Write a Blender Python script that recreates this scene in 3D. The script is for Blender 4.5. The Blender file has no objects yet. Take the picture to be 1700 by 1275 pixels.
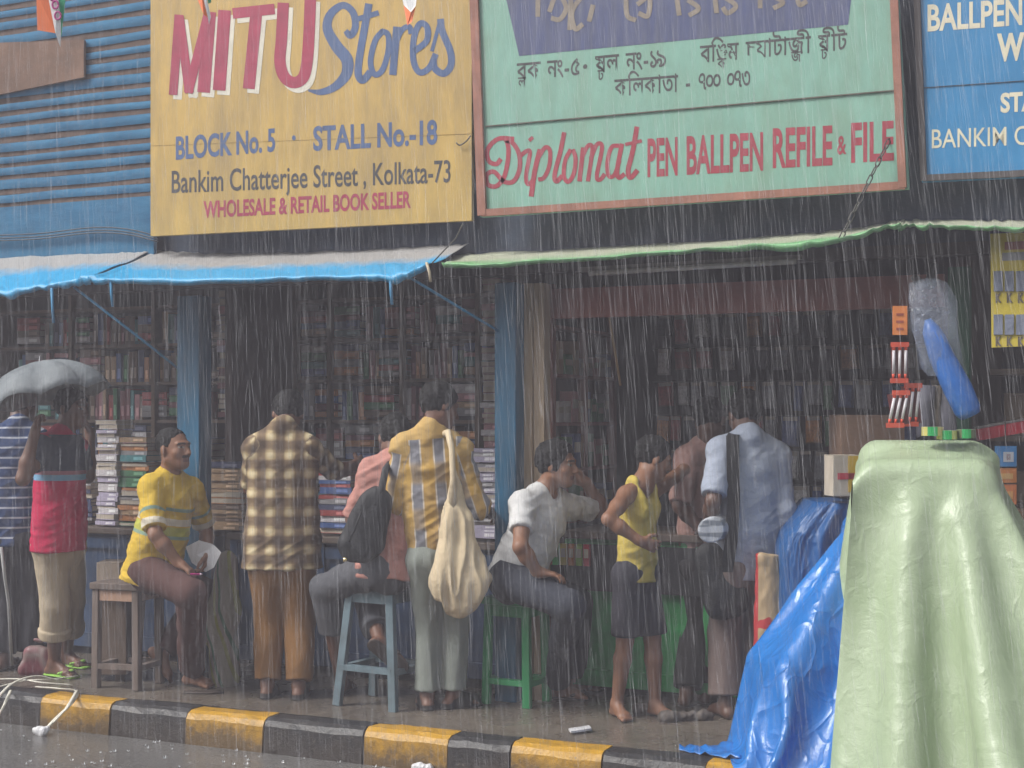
import bpy, bmesh, math, random, colorsys
import numpy as np
from mathutils import Vector, Matrix
# ------------------------------------------------------------------ camera, sky, sun, exposure
scene = bpy.context.scene
COL = scene.collection
FPX, HZ, CAMZ = 2400.0, 690.0, 1.57            # focal length in photo pixels, horizon row, eye height
YAW = math.radians(24.4)
SN, CS = math.sin(YAW), math.cos(YAW)
cam_d = bpy.data.cameras.new('camera')
cam = bpy.data.objects.new('camera', cam_d); COL.objects.link(cam)
cam.location = (0, 0, CAMZ); cam.rotation_euler = (math.radians(90), 0, YAW)
cam_d.sensor_width = 36; cam_d.lens = FPX / 1700 * 36
cam_d.shift_y = (HZ - 637.5) / 1700; cam_d.clip_end = 500; cam_d.clip_start = 0.05
scene.camera = cam
world = bpy.data.worlds.new('World'); scene.world = world; world.use_nodes = True
wn = world.node_tree; wn.nodes.clear()
SUN_EL, SUN_ROT = math.radians(46), math.radians(226)
sky = wn.nodes.new('ShaderNodeTexSky'); sky.sky_type = 'NISHITA'; sky.sun_disc = False
sky.sun_elevation = SUN_EL; sky.sun_rotation = SUN_ROT; sky.dust_density = 4.0; sky.air_density = 1.5
hs = wn.nodes.new('ShaderNodeHueSaturation'); hs.inputs['Saturation'].default_value = 0.22   # rain cloud: grey sky
bg = wn.nodes.new('ShaderNodeBackground'); bg.inputs['Strength'].default_value = 0.10
wo = wn.nodes.new('ShaderNodeOutputWorld')
wn.links.new(sky.outputs[0], hs.inputs['Color']); wn.links.new(hs.outputs[0], bg.inputs['Color']); wn.links.new(bg.outputs[0], wo.inputs[0])
sd = bpy.data.lights.new('sun', 'SUN'); sd.energy = 1.5; sd.angle = math.radians(18); sd.color = (1, .97, .92)
so = bpy.data.objects.new('sun', sd); COL.objects.link(so)
# Nishita: rotation 0 = +Y, clockwise seen from above; 226 deg = behind the camera, to the left
sv = Vector((math.sin(SUN_ROT) * math.cos(SUN_EL), math.cos(SUN_ROT) * math.cos(SUN_EL), math.sin(SUN_EL)))
so.rotation_euler = sv.to_track_quat('Z', 'Y').to_euler(); so.location = (0, -4, 12)
scene.view_settings.view_transform = 'Standard'; scene.view_settings.look = 'None'
scene.view_settings.gamma = 1; scene.view_settings.exposure = 1.0
scene.cycles.max_bounces = 6; scene.cycles.diffuse_bounces = 3; scene.cycles.glossy_bounces = 2
scene.cycles.transmission_bounces = 4; scene.cycles.transparent_max_bounces = 40; scene.cycles.caustics_reflective = False; scene.cycles.caustics_refractive = False
# ------------------------------------------------------------------ picture point -> place
Fv = Vector((-SN, CS, 0)); Rv = Vector((CS, SN, 0)); Uv = Vector((0, 0, 1)); CAMP = Vector((0, 0, CAMZ))
def rayd(u, v): return Fv + Rv * ((u - 850) / FPX) + Uv * ((HZ - v) / FPX)
def P(u, v, zc): return CAMP + rayd(u, v) * zc
def onY(u, v, y): return P(u, v, y / (CS + (u - 850) / FPX * SN))
def onZ(u, v, z=0.0): return P(u, v, FPX * (CAMZ - z) / (v - HZ))
def depth(p): return (Vector(p) - CAMP).dot(Fv)
# ------------------------------------------------------------------ materials
MATS = {}
def s2l(c):
    return tuple(((x / 12.92) if x <= .04045 else ((x + .055) / 1.055) ** 2.4) for x in c)
def newmat(name):
    m = bpy.data.materials.new(name); m.use_nodes = True
    nt = m.node_tree; b = nt.nodes['Principled BSDF']
    return m, nt, b
def node(nt, t, **kw):
    n = nt.nodes.new(t)
    for k, v in kw.items():
        if k in n.inputs.keys(): n.inputs[k].default_value = v
        else: setattr(n, k, v)
    return n
def L(nt, a, b): nt.links.new(a, b)
def mixc(nt, fac, a, b, mode='MIX'):
    n = nt.nodes.new('ShaderNodeMix'); n.data_type = 'RGBA'; n.blend_type = mode
    for s, i in ((fac, 0), (a, 6), (b, 7)):
        if hasattr(s, 'is_linked'): L(nt, s, n.inputs[i])
        elif i == 0: n.inputs[0].default_value = s
        else: n.inputs[i].default_value = (*s[:3], 1)
    return n.outputs[2]
def ramp(nt, fac, stops, interp='LINEAR'):
    n = nt.nodes.new('ShaderNodeValToRGB'); n.color_ramp.interpolation = interp
    e = n.color_ramp.elements
    while len(e) > 1: e.remove(e[0])
    for i, (p, c) in enumerate(stops):
        c = (c, c, c) if isinstance(c, (int, float)) else c
        q = e[0] if i == 0 else e.new(p)
        q.position = p; q.color = (*c[:3], 1)
    L(nt, fac, n.inputs[0]); return n.outputs[0]
def math1(nt, op, a, b=0.0, c=None):
    n = nt.nodes.new('ShaderNodeMath'); n.operation = op
    for i, s in enumerate((a, b) if c is None else (a, b, c)):
        if hasattr(s, 'is_linked'): L(nt, s, n.inputs[i])
        else: n.inputs[i].default_value = s
    return n.outputs[0]
def noise(nt, scale, detail=4, rough=.6, vec=None, stretch=None, kind='Object'):
    if vec is None:
        tc = nt.nodes.new('ShaderNodeTexCoord'); vec = tc.outputs[kind]
    if stretch:
        mp = nt.nodes.new('ShaderNodeMapping'); mp.inputs['Scale'].default_value = stretch; L(nt, vec, mp.inputs[0]); vec = mp.outputs[0]
    n = nt.nodes.new('ShaderNodeTexNoise'); n.inputs['Scale'].default_value = scale; n.inputs['Detail'].default_value = detail; n.inputs['Roughness'].default_value = rough
    L(nt, vec, n.inputs['Vector']); return n.outputs['Fac']
def bump(nt, b, h, strength=.3, dist=.01):
    n = nt.nodes.new('ShaderNodeBump'); n.inputs['Strength'].default_value = strength; n.inputs['Distance'].default_value = dist
    L(nt, h, n.inputs['Height']); L(nt, n.outputs[0], b.inputs['Normal'])
def M(name, col=(.5, .5, .5), rough=.7, var=.25, scale=6, bmp=.15, bscale=None, dirt=None, dirt_amt=.5, dirt_scale=2.5, stretch=None, metal=0, spec=.5, alpha=1, trans=0):
    if name in MATS: return MATS[name]
    m, nt, b = newmat(name)
    f = noise(nt, scale, 5, .65, stretch=stretch)
    lo = tuple(c * (1 - var) for c in col); hi = tuple(min(1, c * (1 + var)) for c in col)
    c = ramp(nt, f, [(.3, lo), (.7, hi)])
    if dirt:
        g = ramp(nt, noise(nt, dirt_scale, 6, .7, stretch=stretch), [(.42, 0.0), (.68, 1.0)])
        c = mixc(nt, math1(nt, 'MULTIPLY', g, dirt_amt), c, dirt)
    L(nt, c, b.inputs['Base Color']); b.inputs['Roughness'].default_value = rough; b.inputs['Metallic'].default_value = metal
    b.inputs['Specular IOR Level'].default_value = spec; b.inputs['Alpha'].default_value = alpha; b.inputs['Transmission Weight'].default_value = trans
    if bmp: bump(nt, b, noise(nt, bscale or scale * 4, 4, .6, stretch=stretch), bmp, .01)
    MATS[name] = m; return m
# ------------------------------------------------------------------ mesh building
class MB:
    def __init__(s): s.v = []; s.f = []; s.m = []; s.sm = []
    def face(s, pts, mi=0, smooth=False):
        n = len(s.v); s.v += [tuple(p) for p in pts]; s.f.append(tuple(range(n, n + len(pts)))); s.m.append(mi); s.sm.append(smooth)
    def grid(s, rows, mi=0, closed=False, smooth=True, cap=False):
        n0 = len(s.v); k = len(rows[0])
        for r in rows: s.v += [tuple(p) for p in r]
        for i in range(len(rows) - 1):
            for j in range(k if closed else k - 1):
                a = n0 + i * k + j; b = n0 + i * k + (j + 1) % k
                s.f.append((a, b, b + k, a + k)); s.m.append(mi); s.sm.append(smooth)
        if cap:
            s.f.append(tuple(n0 + j for j in range(k))[::-1]); s.m.append(mi); s.sm.append(False)
            s.f.append(tuple(n0 + (len(rows) - 1) * k + j for j in range(k))); s.m.append(mi); s.sm.append(False)
    def box(s, c, size, R=None, mi=0, taper=1.0, mis=None):
        c = Vector(c); h = Vector(size) / 2; q = []
        for z in (-1, 1):
            t = taper if z > 0 else 1
            for x, y in ((-1, -1), (1, -1), (1, 1), (-1, 1)):
                p = Vector((x * h.x * t, y * h.y * t, z * h.z)); q.append(c + (R @ p if R else p))
        n = len(s.v); s.v += [tuple(p) for p in q]
        for k, f in enumerate(((3, 2, 1, 0), (4, 5, 6, 7), (0, 1, 5, 4), (1, 2, 6, 5), (2, 3, 7, 6), (3, 0, 4, 7))):
            s.f.append(tuple(n + i for i in f)); s.m.append(mis[k] if mis else mi); s.sm.append(False)
    def bar(s, a, b, w, d, up=(0, 0, 1), mi=0, w2=None):
        a = Vector(a); b = Vector(b); t = (b - a).normalized(); x = t.cross(Vector(up)); 
        if x.length < 1e-4: x = t.cross(Vector((0, 1, 0)))
        x.normalize(); y = x.cross(t); w2 = w2 or w; q = []
        for p, ww in ((a, w), (b, w2)):
            for sx, sy in ((-1, -1), (1, -1), (1, 1), (-1, 1)): q.append(p + x * sx * ww / 2 + y * sy * d / 2 * (ww / w))
        n = len(s.v); s.v += [tuple(p) for p in q]
        for f in ((0, 1, 2, 3), (7, 6, 5, 4), (0, 4, 5, 1), (1, 5, 6, 2), (2, 6, 7, 3), (3, 7, 4, 0)):
            s.f.append(tuple(n + i for i in f)); s.m.append(mi); s.sm.append(False)
    def tube(s, pts, r, n=8, mi=0, flat=None):
        pts = [Vector(p) for p in pts]; rs = r if isinstance(r, (list, tuple)) else [r] * len(pts); rows = []
        t0 = (pts[1] - pts[0]).normalized(); ref = t0.orthogonal().normalized() if flat is None else Vector(flat[0])
        for i, p in enumerate(pts):
            t = (pts[min(i + 1, len(pts) - 1)] - pts[max(i - 1, 0)]).normalized()
            x = (ref - t * ref.dot(t)).normalized(); y = t.cross(x); ref = x
            k = 1 if flat is None else flat[1]
            rows.append([p + x * math.cos(a) * rs[i] * k + y * math.sin(a) * rs[i] for a in [2 * math.pi * j / n for j in range(n)]])
        s.grid(rows, mi, closed=True, cap=True)
    def prism(s, front, nrm, th, mi=0, side=None):
        nrm = Vector(nrm); f = [Vector(p) for p in front]; bk = [p - nrm * th for p in f]; k = len(f)
        n = len(s.v); s.v += [tuple(p) for p in f + bk]; side = mi if side is None else side
        s.f.append(tuple(range(n, n + k))); s.m.append(mi); s.f.append(tuple(range(n + k, n + 2 * k))[::-1]); s.m.append(side)
        for i in range(k):
            j = (i + 1) % k; s.f.append((n + i, n + k + i, n + k + j, n + j)); s.m.append(side)
        s.sm += [False] * (k + 2)
    def build(s, name, mats, parent=None, origin=None, bevel=0, fixn=True):
        if not isinstance(mats, (list, tuple)): mats = [mats]
        me = bpy.data.meshes.new(name)
        if origin is None: origin = parent.location if parent is not None else (np.array(s.v).min(0) + np.array(s.v).max(0)) / 2
        o3 = np.array(origin, dtype=float)
        if parent is None:
            o3 = np.array([o3[0], o3[1], min(p[2] for p in s.v)])
        vv = np.array(s.v) - o3
        me.from_pydata(vv.tolist(), [], s.f)
        for m in mats: me.materials.append(m)
        me.polygons.foreach_set('material_index', s.m); me.polygons.foreach_set('use_smooth', s.sm); me.update()
        if fixn:
            bm = bmesh.new(); bm.from_mesh(me); bmesh.ops.recalc_face_normals(bm, faces=bm.faces); bm.to_mesh(me); bm.free()
        o = bpy.data.objects.new(name, me); COL.objects.link(o)
        if parent is not None: o.parent = parent; o.location = (0, 0, 0)
        else: o.location = o3
        if bevel:
            md = o.modifiers.new('bevel', 'BEVEL'); md.width = bevel; md.segments = 2; md.limit_method = 'ANGLE'
        return o
def tag(o, label, cat, group=None):
    o['label'] = label; o['category'] = cat
    if group: o['group'] = group
    return o
def thing(name, loc, label, cat, group=None):
    o = bpy.data.objects.new(name, None); COL.objects.link(o); o.location = loc; o.empty_display_size = .1
    return tag(o, label, cat, group)
def struct(o, kind='structure'): o['kind'] = kind; return o
def spline(pts, n=8):
    pts = [np.array(p, float) for p in pts]; out = []
    q = [2 * pts[0] - pts[1]] + pts + [2 * pts[-1] - pts[-2]]
    for i in range(1, len(q) - 2):
        for k in range(n):
            t = k / n; a, b, c, d = q[i - 1:i + 3]
            out.append(.5 * (2 * b + (c - a) * t + (2 * a - 5 * b + 4 * c - d) * t * t + (3 * b - a - 3 * c + d) * t ** 3))
    out.append(pts[-1]); return out
# ------------------------------------------------------------------ value noise
def vnoise(p, seed=0):
    p = np.asarray(p, float) + seed * 17.31; i = np.floor(p).astype(np.int64); f = p - i; f = f * f * (3 - 2 * f)
    def h(x, y, z):
        n = (x * 374761393 + y * 668265263 + z * 2147483647 + seed * 974711) & 0xffffffff
        n = ((n ^ (n >> 13)) * 1274126177) & 0xffffffff
        return ((n ^ (n >> 16)) & 0xffff) / 32767.5 - 1
    r = 0
    for dx in (0, 1):
        for dy in (0, 1):
            for dz in (0, 1):
                w = (f[..., 0] if dx else 1 - f[..., 0]) * (f[..., 1] if dy else 1 - f[..., 1]) * (f[..., 2] if dz else 1 - f[..., 2])
                r = r + w * h(i[..., 0] + dx, i[..., 1] + dy, i[..., 2] + dz)
    return r
def fbm(p, seed=0, oct=3):
    p = np.asarray(p, float); return sum(vnoise(p * 2 ** k, seed + k) * .55 ** k for k in range(oct))
# ------------------------------------------------------------------ signed-distance bodies -> one smooth surface
def nz(v): v = np.array(v, float); return v / (np.linalg.norm(v) + 1e-9)
class Sdf:
    def __init__(s, h=.007): s.h = h; s.p = []
    def cone(s, a, b, ra, rb, k=.02, flat=None, clip=None, tagn=0, sub=False):
        s.p.append(dict(t='c', a=np.array(a, float), b=np.array(b, float), ra=ra, rb=rb, k=k, flat=flat, clip=clip, n=tagn, sub=sub))
    def ell(s, c, R, rad, k=.02, clip=None, tagn=0, sub=False):
        s.p.append(dict(t='e', c=np.array(c, float), R=np.array(R, float), rad=np.array(rad, float), k=k, clip=clip, n=tagn, sub=sub))
    def dist(s, q, X):
        if q['t'] == 'c':
            ab = q['b'] - q['a']; pa = X - q['a']
            if q['flat'] is not None:
                ax, fr = q['flat']; ax = np.array(ax)
                e = (1 / fr - 1); pa = pa + (pa @ ax)[..., None] * ax * e; ab = ab + ab.dot(ax) * ax * e
            t = np.clip((pa @ ab) / (ab.dot(ab) + 1e-12), 0, 1)
            d = np.linalg.norm(pa - t[..., None] * ab, axis=-1) - (q['ra'] + (q['rb'] - q['ra']) * t)
            if q['flat'] is not None: d = d * min(1, fr + .25)
        else:
            y = (X - q['c']) @ q['R'].T / q['rad']; l = np.linalg.norm(y, axis=-1)
            l2 = np.linalg.norm(y / q['rad'], axis=-1); d = l * (l - 1) / (l2 + 1e-9)
        if q['clip']:
            for pt, n in q['clip']: d = np.maximum(d, (X - pt) @ n)
        return d
    def bbox(s, q):
        if q['t'] == 'c':
            r = max(q['ra'], q['rb']); return np.minimum(q['a'], q['b']) - r, np.maximum(q['a'], q['b']) + r
        r = max(q['rad']); return q['c'] - r, q['c'] + r
    def surface(s):
        h = s.h; lo = np.min([s.bbox(q)[0] for q in s.p if not q['sub']], 0) - 4 * h; hi = np.max([s.bbox(q)[1] for q in s.p if not q['sub']], 0) + 4 * h
        N = np.ceil((hi - lo) / h).astype(int) + 1; D = np.full(N, .2, np.float32)
        for q in s.p:
            a, b = s.bbox(q); m = q['k'] + 2 * h
            i0 = np.maximum(np.floor((a - m - lo) / h).astype(int), 0); i1 = np.minimum(np.ceil((b + m - lo) / h).astype(int) + 1, N)
            if np.any(i1 <= i0): continue
            sl = tuple(slice(x, y) for x, y in zip(i0, i1))
            G = np.stack(np.meshgrid(*[lo[c] + h * np.arange(i0[c], i1[c]) for c in range(3)], indexing='ij'), -1)
            d = s.dist(q, G); o = D[sl]; k = q['k']
            if q['sub']:
                d = -d; w = np.maximum(k - np.abs(o - d), 0) / k; D[sl] = np.maximum(o, d) + w * w * k / 4
            else:
                w = np.maximum(k - np.abs(o - d), 0) / k; D[sl] = np.minimum(o, d) - w * w * k / 4
        S = D < 0; nx, ny, nzz = N
        acc = np.zeros((nx - 1, ny - 1, nzz - 1, 3), np.float32); cnt = np.zeros((nx - 1, ny - 1, nzz - 1), np.float32)
        for ax in range(3):
            o1, o2 = [c for c in range(3) if c != ax]
            for e1 in (0, 1):
                for e2 in (0, 1):
                    A = [None] * 3; A[ax] = slice(0, -1)
                    A[o1] = slice(e1, N[o1] - 1 + e1); A[o2] = slice(e2, N[o2] - 1 + e2)
                    B = list(A); B[ax] = slice(1, None)
                    da = D[tuple(A)]; db = D[tuple(B)]; cr = (da < 0) != (db < 0)
                    t = np.where(cr, da / np.where(cr, da - db, 1), 0)
                    acc[..., ax] += t; acc[..., o1] += e1 * cr; acc[..., o2] += e2 * cr; cnt += cr
        use = cnt > 0; idx = -np.ones(use.shape, np.int64); idx[use] = np.arange(use.sum())
        cells = np.argwhere(use); V = lo + h * (cells + acc[use] / cnt[use][:, None])
        F = []
        for ax in range(3):
            o1, o2 = (ax + 1) % 3, (ax + 2) % 3
            A = [slice(None)] * 3; B = [slice(None)] * 3
            A[ax] = slice(0, -1); B[ax] = slice(1, None)
            cr = S[tuple(A)] != S[tuple(B)]; E = np.argwhere(cr)
            E = E[(E[:, o1] > 0) & (E[:, o2] > 0) & (E[:, o1] < N[o1] - 1) & (E[:, o2] < N[o2] - 1)]
            if not len(E): continue
            ins = S[tuple(E.T)]; q = []
            for d1, d2 in ((-1, -1), (0, -1), (0, 0), (-1, 0)):
                c = E.copy(); c[:, o1] += d1; c[:, o2] += d2; q.append(idx[tuple(c.T)])
            q = np.stack(q, 1); q[~ins] = q[~ins][:, ::-1]; F.append(q)
        F = np.concatenate(F); F = F[(F >= 0).all(1)]
        # one light smoothing pass
        for lam in (.5, .5):
            s1 = np.zeros_like(V); c1 = np.zeros(len(V))
            for j in range(4):
                a, b = F[:, j], F[:, (j + 1) % 4]
                for c in range(3): s1[:, c] += np.bincount(a, V[b, c], len(V))
                c1 += np.bincount(a, minlength=len(V))
            V = V + lam * (s1 / np.maximum(c1, 1)[:, None] - V)
        return V, F
    def label(s, V):
        best = np.full(len(V), 9.); lab = np.zeros(len(V), int)
        for i, q in enumerate(s.p):
            if q['sub']: continue
            d = s.dist(dict(q, clip=None), V); m = d < best; best[m] = d[m]; lab[m] = i
        return lab
def np_mesh(name, V, F, mats, parent, mi=None, attr=None, smooth=True):
    me = bpy.data.meshes.new(name); o3 = np.array(parent.location) if parent is not None else V.mean(0)
    me.vertices.add(len(V)); me.vertices.foreach_set('co', (V - o3).astype(np.float32).ravel())
    me.loops.add(F.size); me.loops.foreach_set('vertex_index', F.ravel().astype(np.int32))
    me.polygons.add(len(F)); me.polygons.foreach_set('loop_start', np.arange(0, F.size, 4, dtype=np.int32))
    me.polygons.foreach_set('use_smooth', np.ones(len(F), bool) if smooth else np.zeros(len(F), bool))
    for m in (mats if isinstance(mats, (list, tuple)) else [mats]): me.materials.append(m)
    if mi is not None: me.polygons.foreach_set('material_index', mi.astype(np.int32))
    me.update(calc_edges=True)
    if attr is not None:
        a = me.attributes.new('cloth', 'FLOAT_VECTOR', 'POINT'); a.data.foreach_set('vector', attr.astype(np.float32).ravel())
    o = bpy.data.objects.new(name, me); COL.objects.link(o)
    if parent is not None: o.parent = parent
    else: o.location = o3
    return o
def vnormals(V, F):
    n = np.cross(V[F[:, 2]] - V[F[:, 0]], V[F[:, 3]] - V[F[:, 1]]); r = np.zeros_like(V)
    for j in range(4):
        for c in range(3): r[:, c] += np.bincount(F[:, j], n[:, c], len(V))
    return r / (np.linalg.norm(r, axis=1)[:, None] + 1e-12)
# ------------------------------------------------------------------ people
def C3(r, u, a): return np.array(Rv) * r + np.array(Uv) * u + np.array(Fv) * a
LIM = dict(el=.285, wr=.25, kn=.43, an=.42)
PAR = dict(el='sh', wr='el', kn='hip', an='kn')
def solve_joint(par, u, v, Ln, sg):
    d = np.array(rayd(u, v)); w = np.array(CAMP) - par
    a, b, c = d.dot(d), 2 * d.dot(w), w.dot(w) - Ln * Ln; D = b * b - 4 * a * c
    t = -b / (2 * a) if D < 0 else (-b + (1 if sg == '+' else -1) * math.sqrt(D)) / (2 * a)
    return np.array(CAMP) + d * t
def hand(S, w, d, pn, th, k=1.0, curl=.35, spread=.12, tag_n=9):
    d = nz(d); pn = nz(np.array(pn) - d * np.dot(pn, d)); sd_ = np.cross(d, pn)
    if np.dot(sd_, th) < 0: sd_ = -sd_                       # side the thumb is on
    pc = w + d * .05 * k
    S.cone(w - d * .01, w + d * .03 * k, .025 * k, .027 * k, .02, tagn=tag_n)
    for o in (-.026, -.009, .009, .026):
        S.cone(w + d * .03 * k + sd_ * o * .7 * k, w + d * .083 * k + sd_ * o * k, .014 * k, .0125 * k, .014, tagn=tag_n)
    for i, (o, l) in enumerate(((.029, .068), (.010, .077), (-.010, .071), (-.029, .055))):
        p = w + d * .085 * k + sd_ * o * k; a = 0; dr = nz(d + sd_ * (o / .03) * spread)
        for j, (fr, r0, r1) in enumerate(((.45, .0095, .0088), (.31, .0088, .008), (.24, .008, .0068))):
            a += curl * (1.0 if j else .7) * (1 + .12 * i)
            q = p + (dr * math.cos(a) + pn * math.sin(a)) * l * fr * k
            S.cone(p, q, r0 * k, r1 * k, .005, tagn=tag_n); p = q
    p = w + d * .025 * k + sd_ * .022 * k
    for dr, l, r0, r1 in ((nz(d * .75 + sd_ * .75 + pn * .25), .04, .0135, .0115), (nz(d * .95 + sd_ * .35 + pn * .4), .032, .0112, .0098), (nz(d + pn * .4), .025, .0098, .008)):
        q = p + dr * l * k; S.cone(p, q, r0 * k, r1 * k, .01, tagn=tag_n); p = q
def head(S, c, fw, up, k=1.0):
    fw = nz(fw); up = nz(np.array(up) - fw * np.dot(up, fw)); rt = np.cross(fw, up); R = np.array([rt, fw, up])
    def pt(x, y, z): return c + (rt * x + fw * y + up * z) * k
    S.ell(pt(0, -.018, .035), R, np.array((.074, .094, .086)) * k, .03, tagn=20)
    S.ell(pt(0, .028, -.02), R, np.array((.062, .066, .088)) * k, .03, tagn=20)
    S.cone(pt(0, .055, -.09), pt(0, .066, -.088), .026 * k, .022 * k, .03, tagn=20)
    for sx in (-1, 1):
        S.cone(pt(sx * .052, .0, -.055), pt(sx * .02, .06, -.085), .02 * k, .018 * k, .03, tagn=20)
        S.ell(pt(sx * .043, .058, -.022), R, np.array((.02, .022, .02)) * k, .02, tagn=20)
        S.cone(pt(sx * .012, .088, .03), pt(sx * .048, .072, .03), .011 * k, .009 * k, .012, tagn=20)
        S.ell(pt(sx * .031, .0945, .008), R, np.array((.018, .014, .011)) * k, .01, tagn=20, sub=True)
        S.ell(pt(sx * .031, .075, .007), R, np.array((.0145, .013, .0125)) * k, .004, tagn=21)
        S.ell(pt(sx * .078, -.012, -.006), np.array([nz(rt - fw * .35 * sx), nz(fw + rt * .35 * sx), up]), np.array((.010, .02, .032)) * k, .008, tagn=20)
    S.cone(pt(0, .088, .018), pt(0, .112, -.024), .0085 * k, .0125 * k, .012, tagn=20)
    for sx in (-1, 1): S.ell(pt(sx * .012, .1, -.03), R, np.array((.009, .011, .008)) * k, .008, tagn=20)
    S.ell(pt(0, .088, -.055), R, np.array((.024, .012, .007)) * k, .005, tagn=22)
    S.ell(pt(0, .085, -.067), R, np.array((.02, .012, .0075)) * k, .005, tagn=22)
    return R, pt
def hair_mesh(parent, c, R, k, style, mat):
    rt, fw, up = R; th, line, back = style            # thickness, hairline height, nape height
    S = Sdf(.006)
    def pt(x, y, z): return c + (rt * x + fw * y + up * z) * k
    S.ell(pt(0, -.02, .036), R, (np.array((.074, .094, .086)) + th) * k, .02, clip=None)
    # cut away the face and the nape
    S.ell(pt(0, .088, line - .105), R, np.array((.088, .085, .105)) * k, .012, sub=True)
    S.ell(pt(0, -.02, back - .09), R, np.array((.14, .16, .09)) * k, .012, sub=True)
    V, F = S.surface(); n = vnormals(V, F)
    V = V + n * (fbm(V * 70, 3)[:, None] * .004 + fbm(V * 25, 5)[:, None] * th * .3)
    return np_mesh('hair', V, F, mat, parent)
def person(label, zc, J, look, front=(0, 0, 1), hup=(0, 1, 0), k=1.0, tw=(.185, .17, .19), flat=.62, shirt=None, sleeve=.9, hem=.12, collar=True, shirt_mat=None,
           pants_mat=None, plen=1.93, pr=(.095, .078, .072), skin=None, hair=(.014, .075, -.06), hair_mat=None, hands=None, shoes=None, tank=False, group=None, roll=None, wr_amp=.006, headk=1.0, belt=0, vneck=0, seed=1, hide_legs=False):
    fr = nz(C3(*front)); Q = {}
    for key in ('head', 'neck', 'shL', 'shR', 'hipL', 'hipR'):
        u, v, d = J[key]; Q[key] = np.array(P(u, v, zc + d))
    for key in ('elL', 'elR', 'wrL', 'wrR', 'anL', 'anR', 'knL', 'knR'):
        b, sd_ = key[:2], key[2]; j = J.get(key)
        if key[:2] == 'kn' and (j is None or j == 'auto'):
            h, a = Q['hip' + sd_], Q['an' + sd_]; m = (h * .505 + a * .495); g = max(0, (LIM['kn'] * k) ** 2 - (np.linalg.norm(h - a) / 2) ** 2)
            Q[key] = m + fr * min(math.sqrt(g), J.get('bulge', .07)); continue
        if j[0] == 'g': Q[key] = np.array(onZ(j[1], j[2])) + np.array((0, 0, .075 * k)); continue
        u, v, d = j
        if isinstance(d, str):
            par = Q.get(PAR[b] + sd_)
            if par is None and b == 'an':   # knee not yet known: solve it first
                ku, kv, kd = J['kn' + sd_]; Q['kn' + sd_] = solve_joint(Q['hip' + sd_], ku, kv, LIM['kn'] * k, kd) if isinstance(kd, str) else np.array(P(ku, kv, zc + kd)); par = Q['kn' + sd_]
            if key not in Q: Q[key] = solve_joint(par, u, v, LIM[b] * k, d)
        elif key not in Q: Q[key] = np.array(P(u, v, zc + d))
    sm = (Q['shL'] + Q['shR']) / 2; hm = (Q['hipL'] + Q['hipR']) / 2
    up = nz(sm - hm); side = nz(Q['shR'] - Q['shL']); side = nz(side - up * side.dot(up)); fa = np.cross(up, side)
    base = Vector(((Q['anL'] + Q['anR'])[0] / 2, (Q['anL'] + Q['anR'])[1] / 2, 0))
    root = thing('person', base, label, 'person', group)
    # ---- body
    S = Sdf(.0056)
    fw = nz(C3(*look)); R, pt = head(S, Q['head'], fw, C3(*hup), headk * k)
    hb = Q['head'] - R[2] * .05 * k - R[1] * .02 * k
    S.cone(Q['neck'] - up * .03, hb, .058 * k, .053 * k, .03, tagn=1)
    for s_ in 'LR':
        sh, el, wr = Q['sh' + s_], Q['el' + s_], Q['wr' + s_]
        S.cone(Q['neck'] - up * .015, sh, .05 * k, .05 * k, .04, tagn=1)
        S.cone(sh, sh + (el - sh) * .5, .054 * k, .047 * k, .03, tagn=2); S.cone(sh + (el - sh) * .5, el, .047 * k, .037 * k, .02, tagn=2)
        S.cone(el, el + (wr - el) * .35, .039 * k, .041 * k, .02, tagn=3); S.cone(el + (wr - el) * .35, wr, .041 * k, .026 * k, .02, tagn=3)
        H = (hands or {}).get(s_, {})
        d = C3(*H['d']) if 'd' in H else wr - el
        pn = C3(*H['pn']) if 'pn' in H else -np.array(Uv) * .6 - side * (1 if s_ == 'R' else -1)
        th_ = C3(*H['th']) if 'th' in H else fr + np.array(Uv) * .5
        hand(S, wr, d, pn, th_, k, H.get('curl', .4))
    for q, ra, rb in ((hm, .13, .125), (hm + up * .12 * k, .125, .13)): pass
    cw = tw[0] * .80; ww = tw[1] * .80
    S.cone(hm, hm + up * .16 * k, ww, ww * .95, .04, flat=(fa, flat), tagn=1)
    S.cone(hm + up * .16 * k, sm - up * .12 * k, ww * .95, cw, .04, flat=(fa, flat), tagn=1)
    for s_ in 'LR':
        hp, kn, an = Q['hip' + s_], Q['kn' + s_], Q['an' + s_]
        S.cone(hp, kn, .078 * k, .052 * k, .03, tagn=4)
        S.cone(kn, kn + (an - kn) * .3, .05 * k, .053 * k, .02, tagn=5); S.cone(kn + (an - kn) * .3, an, .053 * k, .034 * k, .02, tagn=5)
        to = J.get('to' + s_)
        if to is None: tdir = fr.copy()
        else: tdir = nz(C3(*to))
        if to is None or len(to) == 3 and abs(to[1]) < .01: tdir[2] = 0; tdir = nz(tdir); low = np.array((0, 0, -.045 * k))
        else: low = nz(an - kn) * .035 * k; low = low - tdir * low.dot(tdir)
        dn = nz(low); lat = np.cross(tdir, dn)
        heel = an + low - tdir * .035 * k; ball = an + low * 1.05 + tdir * .115 * k
        S.cone(an, heel, .034 * k, .030 * k, .02, tagn=6)
        S.cone(heel, ball, .03 * k, .03 * k, .02, flat=(dn, .8), tagn=6); S.cone(an, ball, .034 * k, .024 * k, .02, tagn=6)
        S.cone(ball - lat * .018 * k, ball + lat * .018 * k, .026 * k, .026 * k, .02, flat=(dn, .8), tagn=6)
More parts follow.
